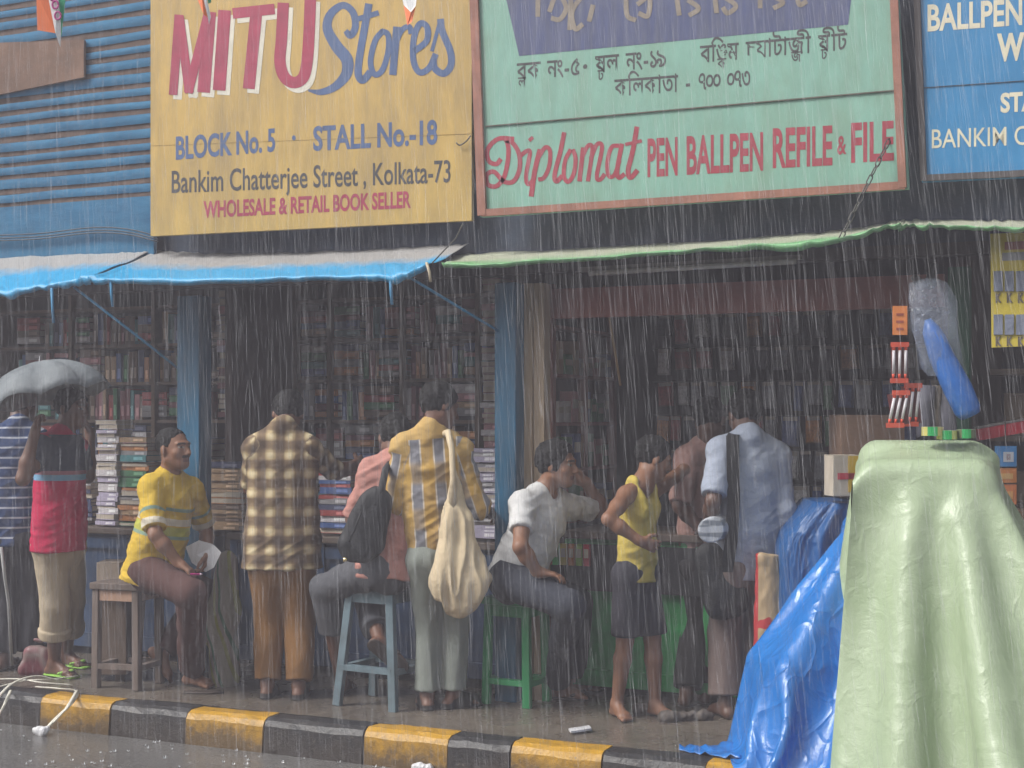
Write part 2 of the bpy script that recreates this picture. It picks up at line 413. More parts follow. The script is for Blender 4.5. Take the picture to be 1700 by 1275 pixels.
        for i, o in enumerate((-.034, -.018, -.004, .01, .026)):
            oo = o if s_ == 'L' else -o; L0 = (.03, .036, .04, .044, .05)[i]
            S.cone(ball + lat * oo * k * -1 + dn * .008, ball + lat * oo * -1.1 * k + tdir * L0 * k + dn * .012, .011 * k, (.009 + .0012 * i) * k, .008, tagn=6)
        if shoes:
            T = Sdf(.006); z0 = dn * .018 * k
            if shoes.get('full'):
                T.cone(heel + dn * .006, ball + dn * .006 + tdir * .03, .036 * k, .040 * k, .02); T.cone(an - dn * .0, ball + tdir * .02, .04 * k, .028 * k, .03)
            T.cone(heel + dn * .022 * k, ball + tdir * .03 * k + dn * .022 * k, .042 * k, .05 * k, .01, flat=(dn, .22))
            if not shoes.get('full'):
                T.cone(ball + tdir * .035 - dn * .02 * k, ball - lat * .05 * k - tdir * .03, .009, .010, .006); T.cone(ball + tdir * .035 - dn * .02 * k, ball + lat * .05 * k - tdir * .03, .009, .010, .006)
            V, F = T.surface(); np_mesh('sandal' if not shoes.get('full') else 'shoe', V, F, shoes['mat'], root)
    V, F = S.surface(); lab = S.label(V); tg = np.array([q['n'] for q in S.p])[lab]
    fc = V[F].mean(1); y = (fc - Q['head']) @ R.T / (headk * k); mi = np.zeros(len(F), int)
    for sx in (-1, 1):
        e = y - np.array((sx * .031, .086, .008)); eye = (np.abs(e[:, 0]) < .0155) & (np.abs(e[:, 2]) < .0055) & (y[:, 1] > .066); mi[eye] = 1
        mi[eye & (np.abs(e[:, 0] - .002 * sx) < .0078)] = 2
        br = (np.abs(y[:, 0] - sx * .031) < .021) & (np.abs(y[:, 2] - .031 + np.abs(y[:, 0] - sx * .031) * .15) < .0055) & (y[:, 1] > .06); mi[br] = 2
    lip = (np.abs(y[:, 0]) < .024) & (y[:, 2] < -.05) & (y[:, 2] > -.074) & (y[:, 1] > .085); mi[lip] = 3
    if J.get('tache'): mi[(np.abs(y[:, 0]) < .028) & (y[:, 2] < -.037) & (y[:, 2] > -.05) & (y[:, 1] > .07)] = 2
    np_mesh('body', V, F, [skin, M('eye_white', (.27, .24, .21), .4), M('eye_dark', (.015, .011, .01), .4), M('lips', (.13, .05, .04), .5)], root, mi)
    if hair: hair_mesh(root, Q['head'], R, headk * k, hair, hair_mat or M('black_hair', (.007, .0065, .007), .7, .4, 60, .5, 150, spec=.25))
    fold = lambda V, n, a, sd2: n * (a * (fbm((V @ np.array([side, fa, up]).T) * np.array((9, 9, 16)) + (V @ up)[:, None] * np.array((2., 0, 0)), sd2)) + a * .6 * (1 - 2 * np.abs(vnoise((V @ np.array([side + .5 * up, fa, up - .6 * side]).T) * np.array((5, 7, 20)), sd2 + 4))))[:, None]
    # ---- shirt
    S = Sdf(.0068); hp = hm - up * hem
    dn_clip = [(hp, -up)]
    S.cone(hm + up * .18 * k, hp - up * .02, tw[1], tw[2], .04, flat=(fa, flat), clip=dn_clip, tagn=1)
    S.cone(hm + up * .18 * k, sm - up * .10 * k, tw[1], tw[0], .05, flat=(fa, flat), tagn=1, clip=[(hp, -up)])
    if tank:
        for s_ in 'LR':
            nk = Q['neck'] + (Q['sh' + s_] - Q['neck']) * .55
            S.cone(nk + up * .025, nk - up * .1 + (sm - nk) * .1, .045, .09, .02, flat=(side, .6), tagn=1)
    else:
        S.cone(Q['shL'], Q['shR'], .062 * k, .062 * k, .04, tagn=1)
        for s_ in 'LR':
            sh, el, wr = Q['sh' + s_], Q['el' + s_], Q['wr' + s_]
            S.cone(Q['neck'] - up * .0, sh, .058 * k, .060 * k, .05, tagn=1)
            sl = sleeve[s_] if isinstance(sleeve, dict) else sleeve
            e1 = sh + (el - sh) * min(sl, 1); dr = nz(el - sh)
            S.cone(sh, e1 + dr * .03, .066 * k, .062 * k if sl < 1 else .056 * k, .03, tagn=2 if s_ == 'L' else 3, clip=[(e1, dr)] if sl <= 1 else None)
            if sl > 1:
                e2 = el + (wr - el) * (sl - 1); d2 = nz(wr - el)
                S.cone(el, e2 + d2 * .02, .056 * k, .05 * k, .02, clip=[(e2, d2)], tagn=2 if s_ == 'L' else 3); e1, dr = e2, d2
            if roll: S.cone(e1 - dr * .055, e1 - dr * .01, .064 * k, .066 * k, .006, clip=[(e1, dr)], tagn=2 if s_ == 'L' else 3)
    if collar:
        cd = nz(Q['head'] - R[2] * .08 - Q['neck'])
        S.cone(Q['neck'] - cd * .02, Q['neck'] + cd * .035, .069 * k, .064 * k, .015, clip=[(Q['neck'] + cd * .035, cd)], tagn=1)
        S.cone(Q['neck'] + cd * .0, Q['neck'] + cd * .16, .05 * k, .058 * k, .004, sub=True)
    else: S.cone(Q['neck'] + up * .005 + fr * .01, Q['neck'] + up * .2, .062 * k, .06 * k, .01, sub=True)
    if vneck: S.cone(Q['neck'] + up * .02 + fr * .05, Q['neck'] - up * vneck + fr * .16, .058 * k, .012, .01, sub=True)
    if tank:
        S.cone(Q['neck'] - up * .02 + fr * .02, Q['neck'] - up * .1 + fr * .15, .085 * k, .06 * k, .01, sub=True)
    V, F = S.surface(); lab = S.label(V); n = vnormals(V, F); tg = np.array([q['n'] for q in S.p])[lab]
    rel = V - Q['neck']; at = np.stack([rel @ side, rel @ fa, rel @ up], 1)
    for s_, t_ in (('L', 2), ('R', 3)):
        m = tg == t_; sh, el, wr = Q['sh' + s_], Q['el' + s_], Q['wr' + s_]; a = nz(el - sh); b = nz(wr - el); e = V[m] - sh
        o = nz(np.cross(a, fa)); al = e @ a; al = np.where(al > LIM['el'] * k, LIM['el'] * k + np.maximum(0, (V[m] - el) @ b), al)
        at[m] = np.stack([np.arctan2(e @ np.cross(a, o), e @ o) * .07, np.full(m.sum(), 9.), -al - .02], 1)
    V = V + fold(V, n, wr_amp, seed)
    np_mesh('shirt', V, F, shirt_mat, root, None, at)
    # ---- trousers
    S = Sdf(.0068)
    S.cone(Q['hipL'], Q['hipR'], .1 * k, .1 * k, .04, tagn=1); S.cone(hm, hm + up * .1 * k, tw[1] * .86, tw[1] * .88, .03, flat=(fa, flat), clip=[(hm + up * .1 * k, up)], tagn=1)
    for s_ in 'LR':
        hp, kn, an = Q['hip' + s_], Q['kn' + s_], Q['an' + s_]; pl = plen[s_] if isinstance(plen, dict) else plen
        if pl <= 1:
            e = hp + (kn - hp) * pl; d = nz(kn - hp); S.cone(hp, e + d * .03, pr[0] * k, pr[1] * k, .03, clip=[(e, d)], tagn=4)
        else:
            e = kn + (an - kn) * (pl - 1); d = nz(an - kn)
            S.cone(hp, kn, pr[0] * k, pr[1] * k, .03, tagn=4); S.cone(kn, e + d * .03, pr[1] * k, pr[2] * k, .02, clip=[(e, d)], tagn=5)
            if J.get('cuff'): S.cone(e - d * .06, e - d * .0, pr[2] * k + .012, pr[2] * k + .012, .006, clip=[(e, d), (e - d * .055, -d)], tagn=5)
    V, F = S.surface(); n = vnormals(V, F)
    am = np.minimum(np.linalg.norm(V - Q['anL'], axis=1), np.linalg.norm(V - Q['anR'], axis=1)); w = 1 + 1.2 * np.exp(-(am / .16) ** 2)
    V = V + n * (wr_amp * .9 * (1 - 2 * np.abs(vnoise(V * np.array((13, 13, 2.6)), seed + 7))) + wr_amp * .45 * fbm(V * np.array((9, 9, 7)), seed) + .004 * vnoise(V * np.array((6, 6, 24)), seed) * np.exp(-(am / .13) ** 2))[:, None]
    at = np.stack([(V - hm) @ side, (V - hm) @ fa, (V - hm) @ up], 1)
    np_mesh('shorts' if (plen if not isinstance(plen, dict) else 2) <= 1 else 'trousers', V, F, pants_mat, root, None, at)
    root['_q'] = 0; del root['_q']
    return root, Q
# ---- cloth materials
def cloth_nodes(name, rough=.85):
    m, nt, b = newmat(name); a = node(nt, 'ShaderNodeAttribute'); a.attribute_name = 'cloth'
    sp = node(nt, 'ShaderNodeSeparateXYZ'); L(nt, a.outputs['Vector'], sp.inputs[0]); b.inputs['Roughness'].default_value = rough
    b.inputs['Specular IOR Level'].default_value = .25
    return m, nt, b, sp.outputs[0], sp.outputs[1], sp.outputs[2]
def cloth_done(m, nt, b, c, weave=220, bs=.25, var=.12):
    f = noise(nt, 5, 5, .65); c = mixc(nt, 1.0, c, ramp(nt, f, [(.3, 1 - var), (.7, 1.0)]), 'MULTIPLY')
    L(nt, c, b.inputs['Base Color']); bump(nt, b, math1(nt, 'ADD', noise(nt, 26, 4, .6), math1(nt, 'MULTIPLY', noise(nt, weave, 2, .5), .35)), bs, .012); return m
def frac(nt, s, per, off=0): return math1(nt, 'FRACT', math1(nt, 'ADD', math1(nt, 'MULTIPLY', s, 1 / per), off))
def plain(name, col, rough=.85, var=.14, bs=.25):
    if name in MATS: return MATS[name]
    m, nt, b, x, y, z = cloth_nodes(name, rough); rgb = node(nt, 'ShaderNodeRGB'); rgb.outputs[0].default_value = (*col, 1)
    MATS[name] = m; return cloth_done(m, nt, b, rgb.outputs[0], bs=bs, var=var)
random.seed(7); RNG = np.random.default_rng(7)
YF = 7.38
# ------------------------------------------------------------------ ground, road, pavement, kerb
def wet_road():
    m, nt, b = newmat('wet_asphalt'); f = noise(nt, 3, 6, .7); g = noise(nt, 60, 3, .7)
    c = mixc(nt, .5, ramp(nt, f, [(.3, (.09, .088, .086)), (.7, (.17, .163, .155))]), ramp(nt, g, [(.3, (.03, .03, .03)), (.75, (.16, .15, .14))]))
    L(nt, c, b.inputs['Base Color']); L(nt, ramp(nt, noise(nt, 1.2, 4, .6), [(.35, .10), (.65, .35)]), b.inputs['Roughness'])
    bump(nt, b, math1(nt, 'ADD', g, math1(nt, 'MULTIPLY', noise(nt, 9, 3, .5), .6)), .18, .02); return m
mb = MB(); mb.face([(-29, -28, -.17), (29, -28, -.17), (29, 6.26, -.17), (-29, 6.26, -.17)]); struct(mb.build('road', wet_road()))
mb = MB(); mb.face([(-29.5, -29.5, -.6), (29.5, -29.5, -.6), (29.5, 29.5, -.6), (-29.5, 29.5, -.6)]); struct(mb.build('ground', M('earth', (.08, .07, .055), .9)))
def pave_mat():
    m, nt, b = newmat('wet_pavement'); f = noise(nt, 2.2, 7, .7); g = noise(nt, 40, 4, .7)
    c = mixc(nt, .4, ramp(nt, f, [(.3, (.06, .048, .038)), (.55, (.13, .105, .085)), (.75, (.21, .18, .145))]), ramp(nt, g, [(.3, (.05, .04, .03)), (.75, (.25, .22, .18))]))
    L(nt, c, b.inputs['Base Color']); L(nt, ramp(nt, noise(nt, 2, 4, .6), [(.35, .08), (.65, .42)]), b.inputs['Roughness'])
    bump(nt, b, math1(nt, 'ADD', g, math1(nt, 'MULTIPLY', f, 2.0)), .25, .02); return m
mb = MB()
nxp, nyp = 90, 14
mb.grid([[(-11 + 14 * i / nxp, 6.44 + (9.3 - 6.44) * j / nyp, .006 * fbm(np.array((i * .4, j * .4, 0)), 2)) for i in range(nxp + 1)] for j in range(nyp + 1)], smooth=True)
struct(mb.build('pavement', pave_mat()))
kx = [-8.3, -7.75, -7.25, -6.75, -6.25, -5.75, -5.26, -4.755, -4.262, -3.67, -3.195, -2.86, -2.395, -1.9, -1.4, -.9, -.4, .1, .6]
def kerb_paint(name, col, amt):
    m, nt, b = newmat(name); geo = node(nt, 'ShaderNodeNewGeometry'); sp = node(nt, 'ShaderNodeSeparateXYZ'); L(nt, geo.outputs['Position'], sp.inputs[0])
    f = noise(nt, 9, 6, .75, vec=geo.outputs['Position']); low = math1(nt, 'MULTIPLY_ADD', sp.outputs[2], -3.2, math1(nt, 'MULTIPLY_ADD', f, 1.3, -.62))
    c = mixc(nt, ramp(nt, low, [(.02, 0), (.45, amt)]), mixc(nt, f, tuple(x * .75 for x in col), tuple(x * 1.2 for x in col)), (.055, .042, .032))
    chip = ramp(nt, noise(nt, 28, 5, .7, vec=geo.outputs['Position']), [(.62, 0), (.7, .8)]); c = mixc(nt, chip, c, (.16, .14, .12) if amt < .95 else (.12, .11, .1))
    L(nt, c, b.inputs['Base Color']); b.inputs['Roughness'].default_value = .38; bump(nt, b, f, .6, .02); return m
kerb = MB()
for i in range(len(kx) - 1):
    a, b_ = kx[i] + .004, kx[i + 1] - .004; w = .012 * math.sin(i * 2.3); mi = i % 2
    prof = [(6.44, .0), (6.33, .002), (6.30, -.012), (6.285, -.04), (6.265, -.32)]
    nseg = 7; rows = [[(a + (b_ - a) * t / nseg, y + w * .4 + .004 * fbm(np.array((a * 3 + t * .7, q, 0)), 1), z + .006 * fbm(np.array((a * 2 + t * .5, q * 2, 3)), 4)) for t in range(nseg + 1)] for q, (y, z) in enumerate(prof)]
    kerb.grid(rows, mi, smooth=False)
    for t in (0, nseg): kerb.face([r[t] for r in rows] + [(rows[0][t][0], 6.44, -.32)], mi)
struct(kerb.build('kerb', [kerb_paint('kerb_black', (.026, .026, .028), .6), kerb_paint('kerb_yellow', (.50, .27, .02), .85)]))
O = thing('sky_block_building', (0, -7.5, -.17), 'unseen plastered building across the street behind the viewer, added to block low sky light', 'building')  # added out of view; height set to dim the light reaching the stalls
mb = MB(); mb.box((0, -9, 2.5), (56, 3, 5.4)); mb.build('wall', M('old_plaster', (.20, .18, .16), .85, .3, 1.5), O)
for k in range(12): mb = MB(); mb.box((-24 + k * 4.3, -7.49, 3.2), (1.3, .06, 1.7)); mb.build('window', M('window_dark', (.03, .035, .04), .2), O)
# ------------------------------------------------------------------ the market building
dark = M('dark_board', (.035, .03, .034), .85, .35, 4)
blue_paint = M('blue_paint', (.022, .13, .24), .5, .3, 3, .2, dirt=(.05, .06, .07), dirt_amt=.5, stretch=(3, 3, .6))
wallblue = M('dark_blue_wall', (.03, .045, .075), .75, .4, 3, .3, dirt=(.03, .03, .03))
B = thing('market_building', (-3.5, YF, 0), 'long open fronted stall building with dark blue upper wall behind the signs and awnings', 'building')
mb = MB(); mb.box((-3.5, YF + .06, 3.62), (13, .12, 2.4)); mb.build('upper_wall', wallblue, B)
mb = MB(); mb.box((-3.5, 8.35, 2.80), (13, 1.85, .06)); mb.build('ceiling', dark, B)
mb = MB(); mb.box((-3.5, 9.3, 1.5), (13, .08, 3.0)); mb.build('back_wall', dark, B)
mb = MB(); mb.box((-3.5, YF + .02, 2.39), (13, .10, .06)); mb.build('lintel', M('lintel_wood', (.05, .045, .05), .8), B)
def px_x(u, y): return onY(u, 700, y).x
x1, x2 = px_x(326, YF - .1), px_x(849, YF - .1)
for x in (x1, x2, -.95):
    mb = MB(); mb.box((x, 8.45, 1.39), (.05, 1.68, 2.76)); mb.build('partition', M('partition_wood', (.07, .05, .045), .8, .4, 3), B)
for x, w in ((x1, .165), (x2, .13)):
    mb = MB(); mb.box((x, YF - .12, 1.15), (w, .13, 2.3)); mb.build('pillar', blue_paint, B, bevel=.008)
xt = px_x(890, YF - .02)
mb = MB(); mb.box((xt - .035, YF - .03, 1.15), (.07, .09, 2.3)); mb.box((xt + .035, YF - .018, 1.15), (.062, .09, 2.3)); mb.build('door_post', M('pale_wood', (.44, .33, .22), .75, .3, 2.5, .4, stretch=(6, 6, .5), dirt=(.12, .09, .07)), B)
fas = onY(1200, 495, 7.5); mb = MB(); mb.box((fas.x - .03, 7.5, fas.z), (2.35, .04, .165)); mb.build('fascia_board', M('maroon_board', (.27, .09, .075), .7, .3, 4), B)
xg = px_x(1592, YF); mb = MB(); mb.box((xg, YF + .03, 1.15), (.10, .1, 2.3)); mb.build('door_post', M('green_paint_dark', (.012, .075, .04), .55, .3, 4), B)
# slatted blue cladding, top left
def slat_mat():
    m, nt, b = newmat('slatted_blue_metal'); geo = node(nt, 'ShaderNodeNewGeometry')
    f = noise(nt, 2.2, 6, .7, vec=geo.outputs['Position'], stretch=(1, 1, 3)); c = ramp(nt, f, [(.3, (.02, .095, .185)), (.7, (.05, .19, .33))])
    L(nt, c, b.inputs['Base Color']); b.inputs['Roughness'].default_value = .8; b.inputs['Specular IOR Level'].default_value = .2; bump(nt, b, f, .3, .02); return m
pl = thing('cladding_panel', (onY(60, 300, 7.28).x, 7.28, 2.6), 'blue slatted metal cladding with rusty gaps left of the yellow sign', 'wall panel')
mb = MB(); xa, xb = -9.2, px_x(256, 7.28)
zt = onY(125, 335, 7.28).z
mb.box(((xa + xb) / 2, 7.29, (zt + 2.46) / 2), (xb - xa, .03, zt - 2.46))
rust = M('rust_strip', (.10, .065, .05), .85, .4, 8, .3)
z = zt; mr = MB(); k = 0
while z < 4.35:
    g = .032 if k < 5 else .036; h_ = .052 + .01 * math.sin(k * 1.7)
    mr.box(((xa + xb) / 2, 7.302, z + g / 2), (xb - xa, .018, g)); z += g
    n_ = 26; row0 = []; 
    mb.grid([[(xa + (xb - xa) * i / n_, 7.285 - .006 * math.sin(math.pi * t / 4) - .004 * vnoise(np.array((i * .6, k * 3.1, 0))), z + h_ * t / 4 + .006 * vnoise(np.array((i * .35, k * 1.7, 1)))) for i in range(n_ + 1)] for t in range(5)], smooth=True); z += h_; k += 1
mb.build('slat_sheet', slat_mat(), pl); mr.build('rust_strip', rust, pl)
q = [onY(u, v, 7.25) for u, v in ((-40, 165), (139, 128), (139, 66), (-40, 72))]
mb = MB(); mb.prism(q, (0, -1, 0), .02); tag(mb.build('wooden_board', M('brown_board', (.15, .085, .055), .8, .35, 4, .3)), 'faded brown board nailed over the blue cladding', 'board')
mb = MB()
for dv in (0, 5, 9): mb.tube([onY(u, v + dv, 7.24) for u, v in spline([(-60, 392), (60, 388), (150, 378), (210, 380), (262, 392)], 5)], .0045, 5)
tag(mb.build('electric_cable', M('cable_black', (.02, .025, .035), .5)), 'thin dark cables sagging along the blue cladding above the awning', 'cable')
# ------------------------------------------------------------------ sign boards
class Plane:
    def __init__(s, bl, br, yl, yr):
        s.p = onY(*bl, yl); q = onY(*br, yr); d = q - s.p; d.z = 0; s.x = d.normalized(); s.n = s.x.cross(Uv).normalized()
    def pt(s, u, v, off=0.0):
        d = rayd(u, v); t = (s.p - CAMP).dot(s.n) / d.dot(s.n); return CAMP + d * t + s.n * off
def stroke(mb, pl, pts, w, off=.0010, smooth=True, mi=0, n=7):
    ws = w if isinstance(w, (list, tuple)) else [w] * len(pts)
    P3 = [(x, y, q) for (x, y), q in zip(pts, ws)]
    c = np.array(spline(P3, n) if smooth and len(P3) > 2 else P3); t = np.gradient(c[:, :2], axis=0); t /= np.linalg.norm(t, axis=1)[:, None] + 1e-9
    nn = np.stack([-t[:, 1], t[:, 0]], 1); a = c[:, :2] + nn * c[:, 2:] / 2; b = c[:, :2] - nn * c[:, 2:] / 2
    stroke.k = getattr(stroke, 'k', 0) + 1; o = off + (stroke.k % 12) * .00008
    mb.grid([[pl.pt(*a[i], o) for i in range(len(a))], [pl.pt(*b[i], o) for i in range(len(b))]], mi, smooth=False)
def glyphs(body, bold=.0, font=None, shear=0):
    c = bpy.data.curves.new('lettering', 'FONT'); c.body = body; c.offset = bold; c.shear = shear; c.resolution_u = 4
    o = bpy.data.objects.new('lettering', c); COL.objects.link(o); dg = bpy.context.evaluated_depsgraph_get(); dg.update()
    me = bpy.data.meshes.new_from_object(o.evaluated_get(dg)); v = np.array([x.co[:] for x in me.vertices]); f = [tuple(p.vertices) for p in me.polygons]
    bpy.data.objects.remove(o); bpy.data.meshes.remove(me); return v, f
def letter(mb, pl, body, p0, p1, h, bold=.02, off=.0012, cap=.69, mi=0, shear=0):
    v, f = glyphs(body, bold, shear=shear); x0, x1_ = v[:, 0].min(), v[:, 0].max(); n = len(mb.v)
    for x, y, _ in v:
        t = (x - x0) / (x1_ - x0); mb.v.append(tuple(pl.pt(p0[0] + (p1[0] - p0[0]) * t, p0[1] + (p1[1] - p0[1]) * t - h * y / cap, off)))
    for q in f: mb.f.append(tuple(n + i for i in q)); mb.m.append(mi); mb.sm.append(False)
def bengali(mb, pl, items, p0, p1, h, off=.0012, mi=0):
    lay = []; x = 0
    for it in items:
        if it == ' ': x += .42; continue
        main, sub = it if isinstance(it, tuple) else (it, None)
        v, f = glyphs(main, .012); w = v[:, 0].max() - v[:, 0].min(); v[:, 0] -= v[:, 0].min(); adv = w * .97
        if main == 'ি': adv = w * .42
        if main in 'ীাে' and len(main) == 1 and main == 'ী': v[:, 0] -= w * .5; adv = w * .5
        if main in '-·': v[:, 0] += .08; adv = w + .2
        lay.append((v + np.array((x, 0, 0)), f))
        if sub:
            v2, f2 = glyphs(sub, .012); w2 = v2[:, 0].max() - v2[:, 0].min(); v2 = (v2 - np.array((v2[:, 0].min(), 0, 0))) * .62; lay.append((v2 + np.array((x + w * .5 - w2 * .31, -.30, 0)), f2))
        x += adv
    for v, f in lay:
        n = len(mb.v)
        for a, y, _ in v: t = a / x; mb.v.append(tuple(pl.pt(p0[0] + (p1[0] - p0[0]) * t, p0[1] + (p1[1] - p0[1]) * t - h * y / .62, off)))
        for q in f: mb.f.append(tuple(n + i for i in q)); mb.m.append(mi); mb.sm.append(False)
def board(pl, px, th=.035):
    mb = MB(); mb.prism([pl.pt(*p) for p in px], pl.n, th); return mb
red = M('sign_red', (.32, .024, .065), .6, .2, 8, .1); navy = M('sign_blue_letter', (.055, .10, .22), .6, .2, 8, .1); charc = M('sign_black', (.045, .042, .045), .6, .2); white = M('sign_white', (.62, .58, .48), .6, .15)
# yellow sign
p_ = Plane((250, 392), (783, 366), 7.17, 7.26)
S1 = thing('signboard', p_.pt(516, 380), 'large mustard yellow painted signboard with red and blue lettering', 'signboard')
board(p_, [(250, 392), (783, 366), (783, -130), (250, -130)]).build('board', M('sign_yellow', (.50, .325, .085), .55, .14, 5, .12, dirt=(.27, .19, .085), dirt_amt=.65, dirt_scale=1.8, stretch=(2.5, 2.5, .7)), S1)
mb = MB(); mb.bar(p_.pt(250, 242, .0006), p_.pt(783, 222, .0006), .003, .001); mb.build('seam', M('seam', (.36, .24, .07), .7), S1)
def c2(pts): return [(240 + x * .3412, y * .3412) for x, y in pts]
def mitu(dx, dy, off, mat):
    mb = MB()
    for pts, w in (([(140, 462), (168, 72)], 42), ([(170, 78), (219, 452)], 44), ([(213, 452), (312, 62)], 44), ([(288, 450), (318, 58)], 62), ([(364, 440), (391, 50)], 62), ([(430, 66), (634, 44)], 52), ([(508, 432), (545, 60)], 58)):
        stroke(mb, p_, c2([(x + dx, y + dy) for x, y in pts]), w * .3412, off, False)
    stroke(mb, p_, c2([(x + dx, y + dy) for x, y in [(676, 14), (668, 180), (660, 300), (682, 375), (728, 402), (772, 378), (792, 300), (802, 150), (808, -14)]]), 56 * .3412, off)
    mb.build('lettering', mat, S1)
mitu(20, 22, .0010, white); mitu(0, 0, .0026, red)
mb = MB()
for pts, w in (([(978, 150), (1002, 172), (1026, 130), (1014, 60), (965, 26), (905, 70), (890, 140), (935, 225), (985, 290), (982, 360), (930, 420), (860, 448), (797, 440)], [24, 34, 34, 34, 34, 40, 46, 56, 58, 52, 40, 30, 10]),
               ([(1092, 18), (1072, 130), (1046, 280), (1040, 360), (1062, 390), (1100, 350)], 36), ([(1040, 92), (1140, 62)], 26),
               ([(1160, 150), (1122, 200), (1100, 300), (1120, 362), (1158, 340), (1186, 250), (1185, 170), (1150, 150)], 28),
               ([(1228, 130), (1208, 365)], 36), ([(1216, 230), (1250, 150), (1288, 130), (1298, 165)], 26),
               ([(1312, 250), (1372, 200), (1376, 135), (1342, 115), (1312, 180), (1308, 290), (1338, 352), (1386, 330), (1418, 262)], 30),
               ([(1440, 92), (1448, 150), (1488, 250), (1490, 320), (1455, 358), (1412, 332), (1404, 290)], 34), ([(1440, 95), (1398, 250)], 18)):
    stroke(mb, p_, c2(pts), [q * .3412 for q in w] if isinstance(w, list) else w * .3412, .0012)
mb.build('lettering', navy, S1)
for a_ in (('BLOCK No. 5', (292, 264), (457, 250), 36, .03), ('·', (485, 246), (491, 246), 34, .03), ('STALL No.-18', (520, 249), (726, 238), 38, .03)): mb = MB(); letter(mb, p_, *a_); mb.build('lettering', navy, S1)
mb = MB(); letter(mb, p_, 'Bankim Chatterjee Street , Kolkata-73', (285, 320), (748, 302), 36, .012); mb.build('lettering', charc, S1)
mb = MB(); letter(mb, p_, 'WHOLESALE & RETAIL BOOK SELLER', (338, 361), (682, 344), 26, .03); mb.build('lettering', red, S1)
mb = MB(); mb.tube([p_.pt(u, v, .02) for u, v in spline([(760, 238), (766, 242), (776, 236), (784, 226)], 4)], .004, 5); mb.build('wire_hook', M('wire', (.06, .055, .05), .6), S1)
# green sign
g_ = Plane((797, 360), (1508, 313), 7.12, 7.12)
S2 = thing('signboard', g_.pt(1150, 340), 'pale green signboard with red script and faded dark panel on top', 'signboard')
board(g_, [(797, 360), (1508, 313), (1484, -130), (780, -130)], .045).build('board', M('sign_green', (.19, .37, .30), .55, .12, 5, .12, dirt=(.17, .26, .18), dirt_amt=.6, dirt_scale=2.2, stretch=(2, 2, .8)), S2)
mb = MB()
for a, b_ in (((801, 354), (1503, 308)), ((1499, 312), (1479, -130)), ((802, 358), (784, -130))): k_ = .008 if a == (801, 354) else .0105; mb.bar(g_.pt(*a, k_), g_.pt(*b_, k_), .038 if a != (802, 358) else .05, .02, up=g_.n)
mb.build('frame', M('rust_red_frame', (.27, .115, .08), .7, .3, 6, .3), S2)
mb = MB(); mb.bar(g_.pt(806, 210, .003), g_.pt(1490, 150, .003), .012, .006); mb.build('divider', M('divider', (.10, .09, .07), .7), S2)
mb = MB(); mb.face([g_.pt(*p, .0012) for p in ((862, 93), (1408, 41), (1424, -90), (820, -90))]); mb.build('painted_panel', M('faded_indigo', (.055, .07, .16), .65, .2, 6, .1, dirt=(.15, .15, .16), dirt_amt=.4, dirt_scale=5, stretch=(4, 4, .6)), S2)
mb = MB()
for pts in ([(894, -60), (893, 28)], [(912, 20), (925, -10), (940, 12), (930, 32), (915, 30)], [(948, 0), (946, 50)], [(965, -5), (950, 20), (955, 48), (968, 40)], [(985, 8), (978, 36)], [(1040, -20), (1041, 24), (1056, 34)], [(1058, 8), (1078, -5), (1076, 26), (1060, 22)], [(1120, -30), (1128, 26)], [(1142, 0), (1160, 14), (1144, 26)], [(1184, -30), (1190, 22)], [(1204, -4), (1222, 10), (1208, 22), (1200, 12)], [(1262, -40), (1262, 14)], [(1280, -8), (1300, 4), (1284, 14)], [(1322, -40), (1326, 6), (1340, 2)]):
    stroke(mb, g_, pts, 8, .0024)
mb.build('lettering', M('faded_tan', (.22, .185, .15), .7, .3, 10), S2)
mb = MB()
mb = MB(); bengali(mb, g_, [('ব', 'ল'), 'ক', ' ', 'ন', 'ং', '-', '৫'], (858, 133), (962, 124), 27); letter(mb, g_, '·', (968, 126), (975, 125), 30, .03); mb.build('lettering', charc, S2)
mb = MB(); bengali(mb, g_, [('ষ', 'ট'), 'ল', ' ', 'ন', 'ং', '-', '১', '৯'], (988, 121), (1105, 110), 27); mb.build('lettering', charc, S2)
mb = MB(); bengali(mb, g_, ['ব', 'ি', ('ঙ', 'ক'), 'ম', ' ', 'চ', 'য', 'া', 'ট', 'া', ('জ', 'জ'), 'ী', ' ', ('ষ', 'ট'), 'ী', 'ট'], (1162, 104), (1406, 82), 27); mb.build('lettering', charc, S2)
mb = MB(); bengali(mb, g_, ['ক', 'ি', 'ল', 'ক', 'া', 'ত', 'া', ' ', '-', ' ', '৭', '০', '০', ' ', '০', '৭', '৩'], (1020, 160), (1245, 143), 27); mb.build('lettering', charc, S2)
def c3(pts): return [(780 + x * .3138, y * .3138) for x, y in pts]
mb = MB()
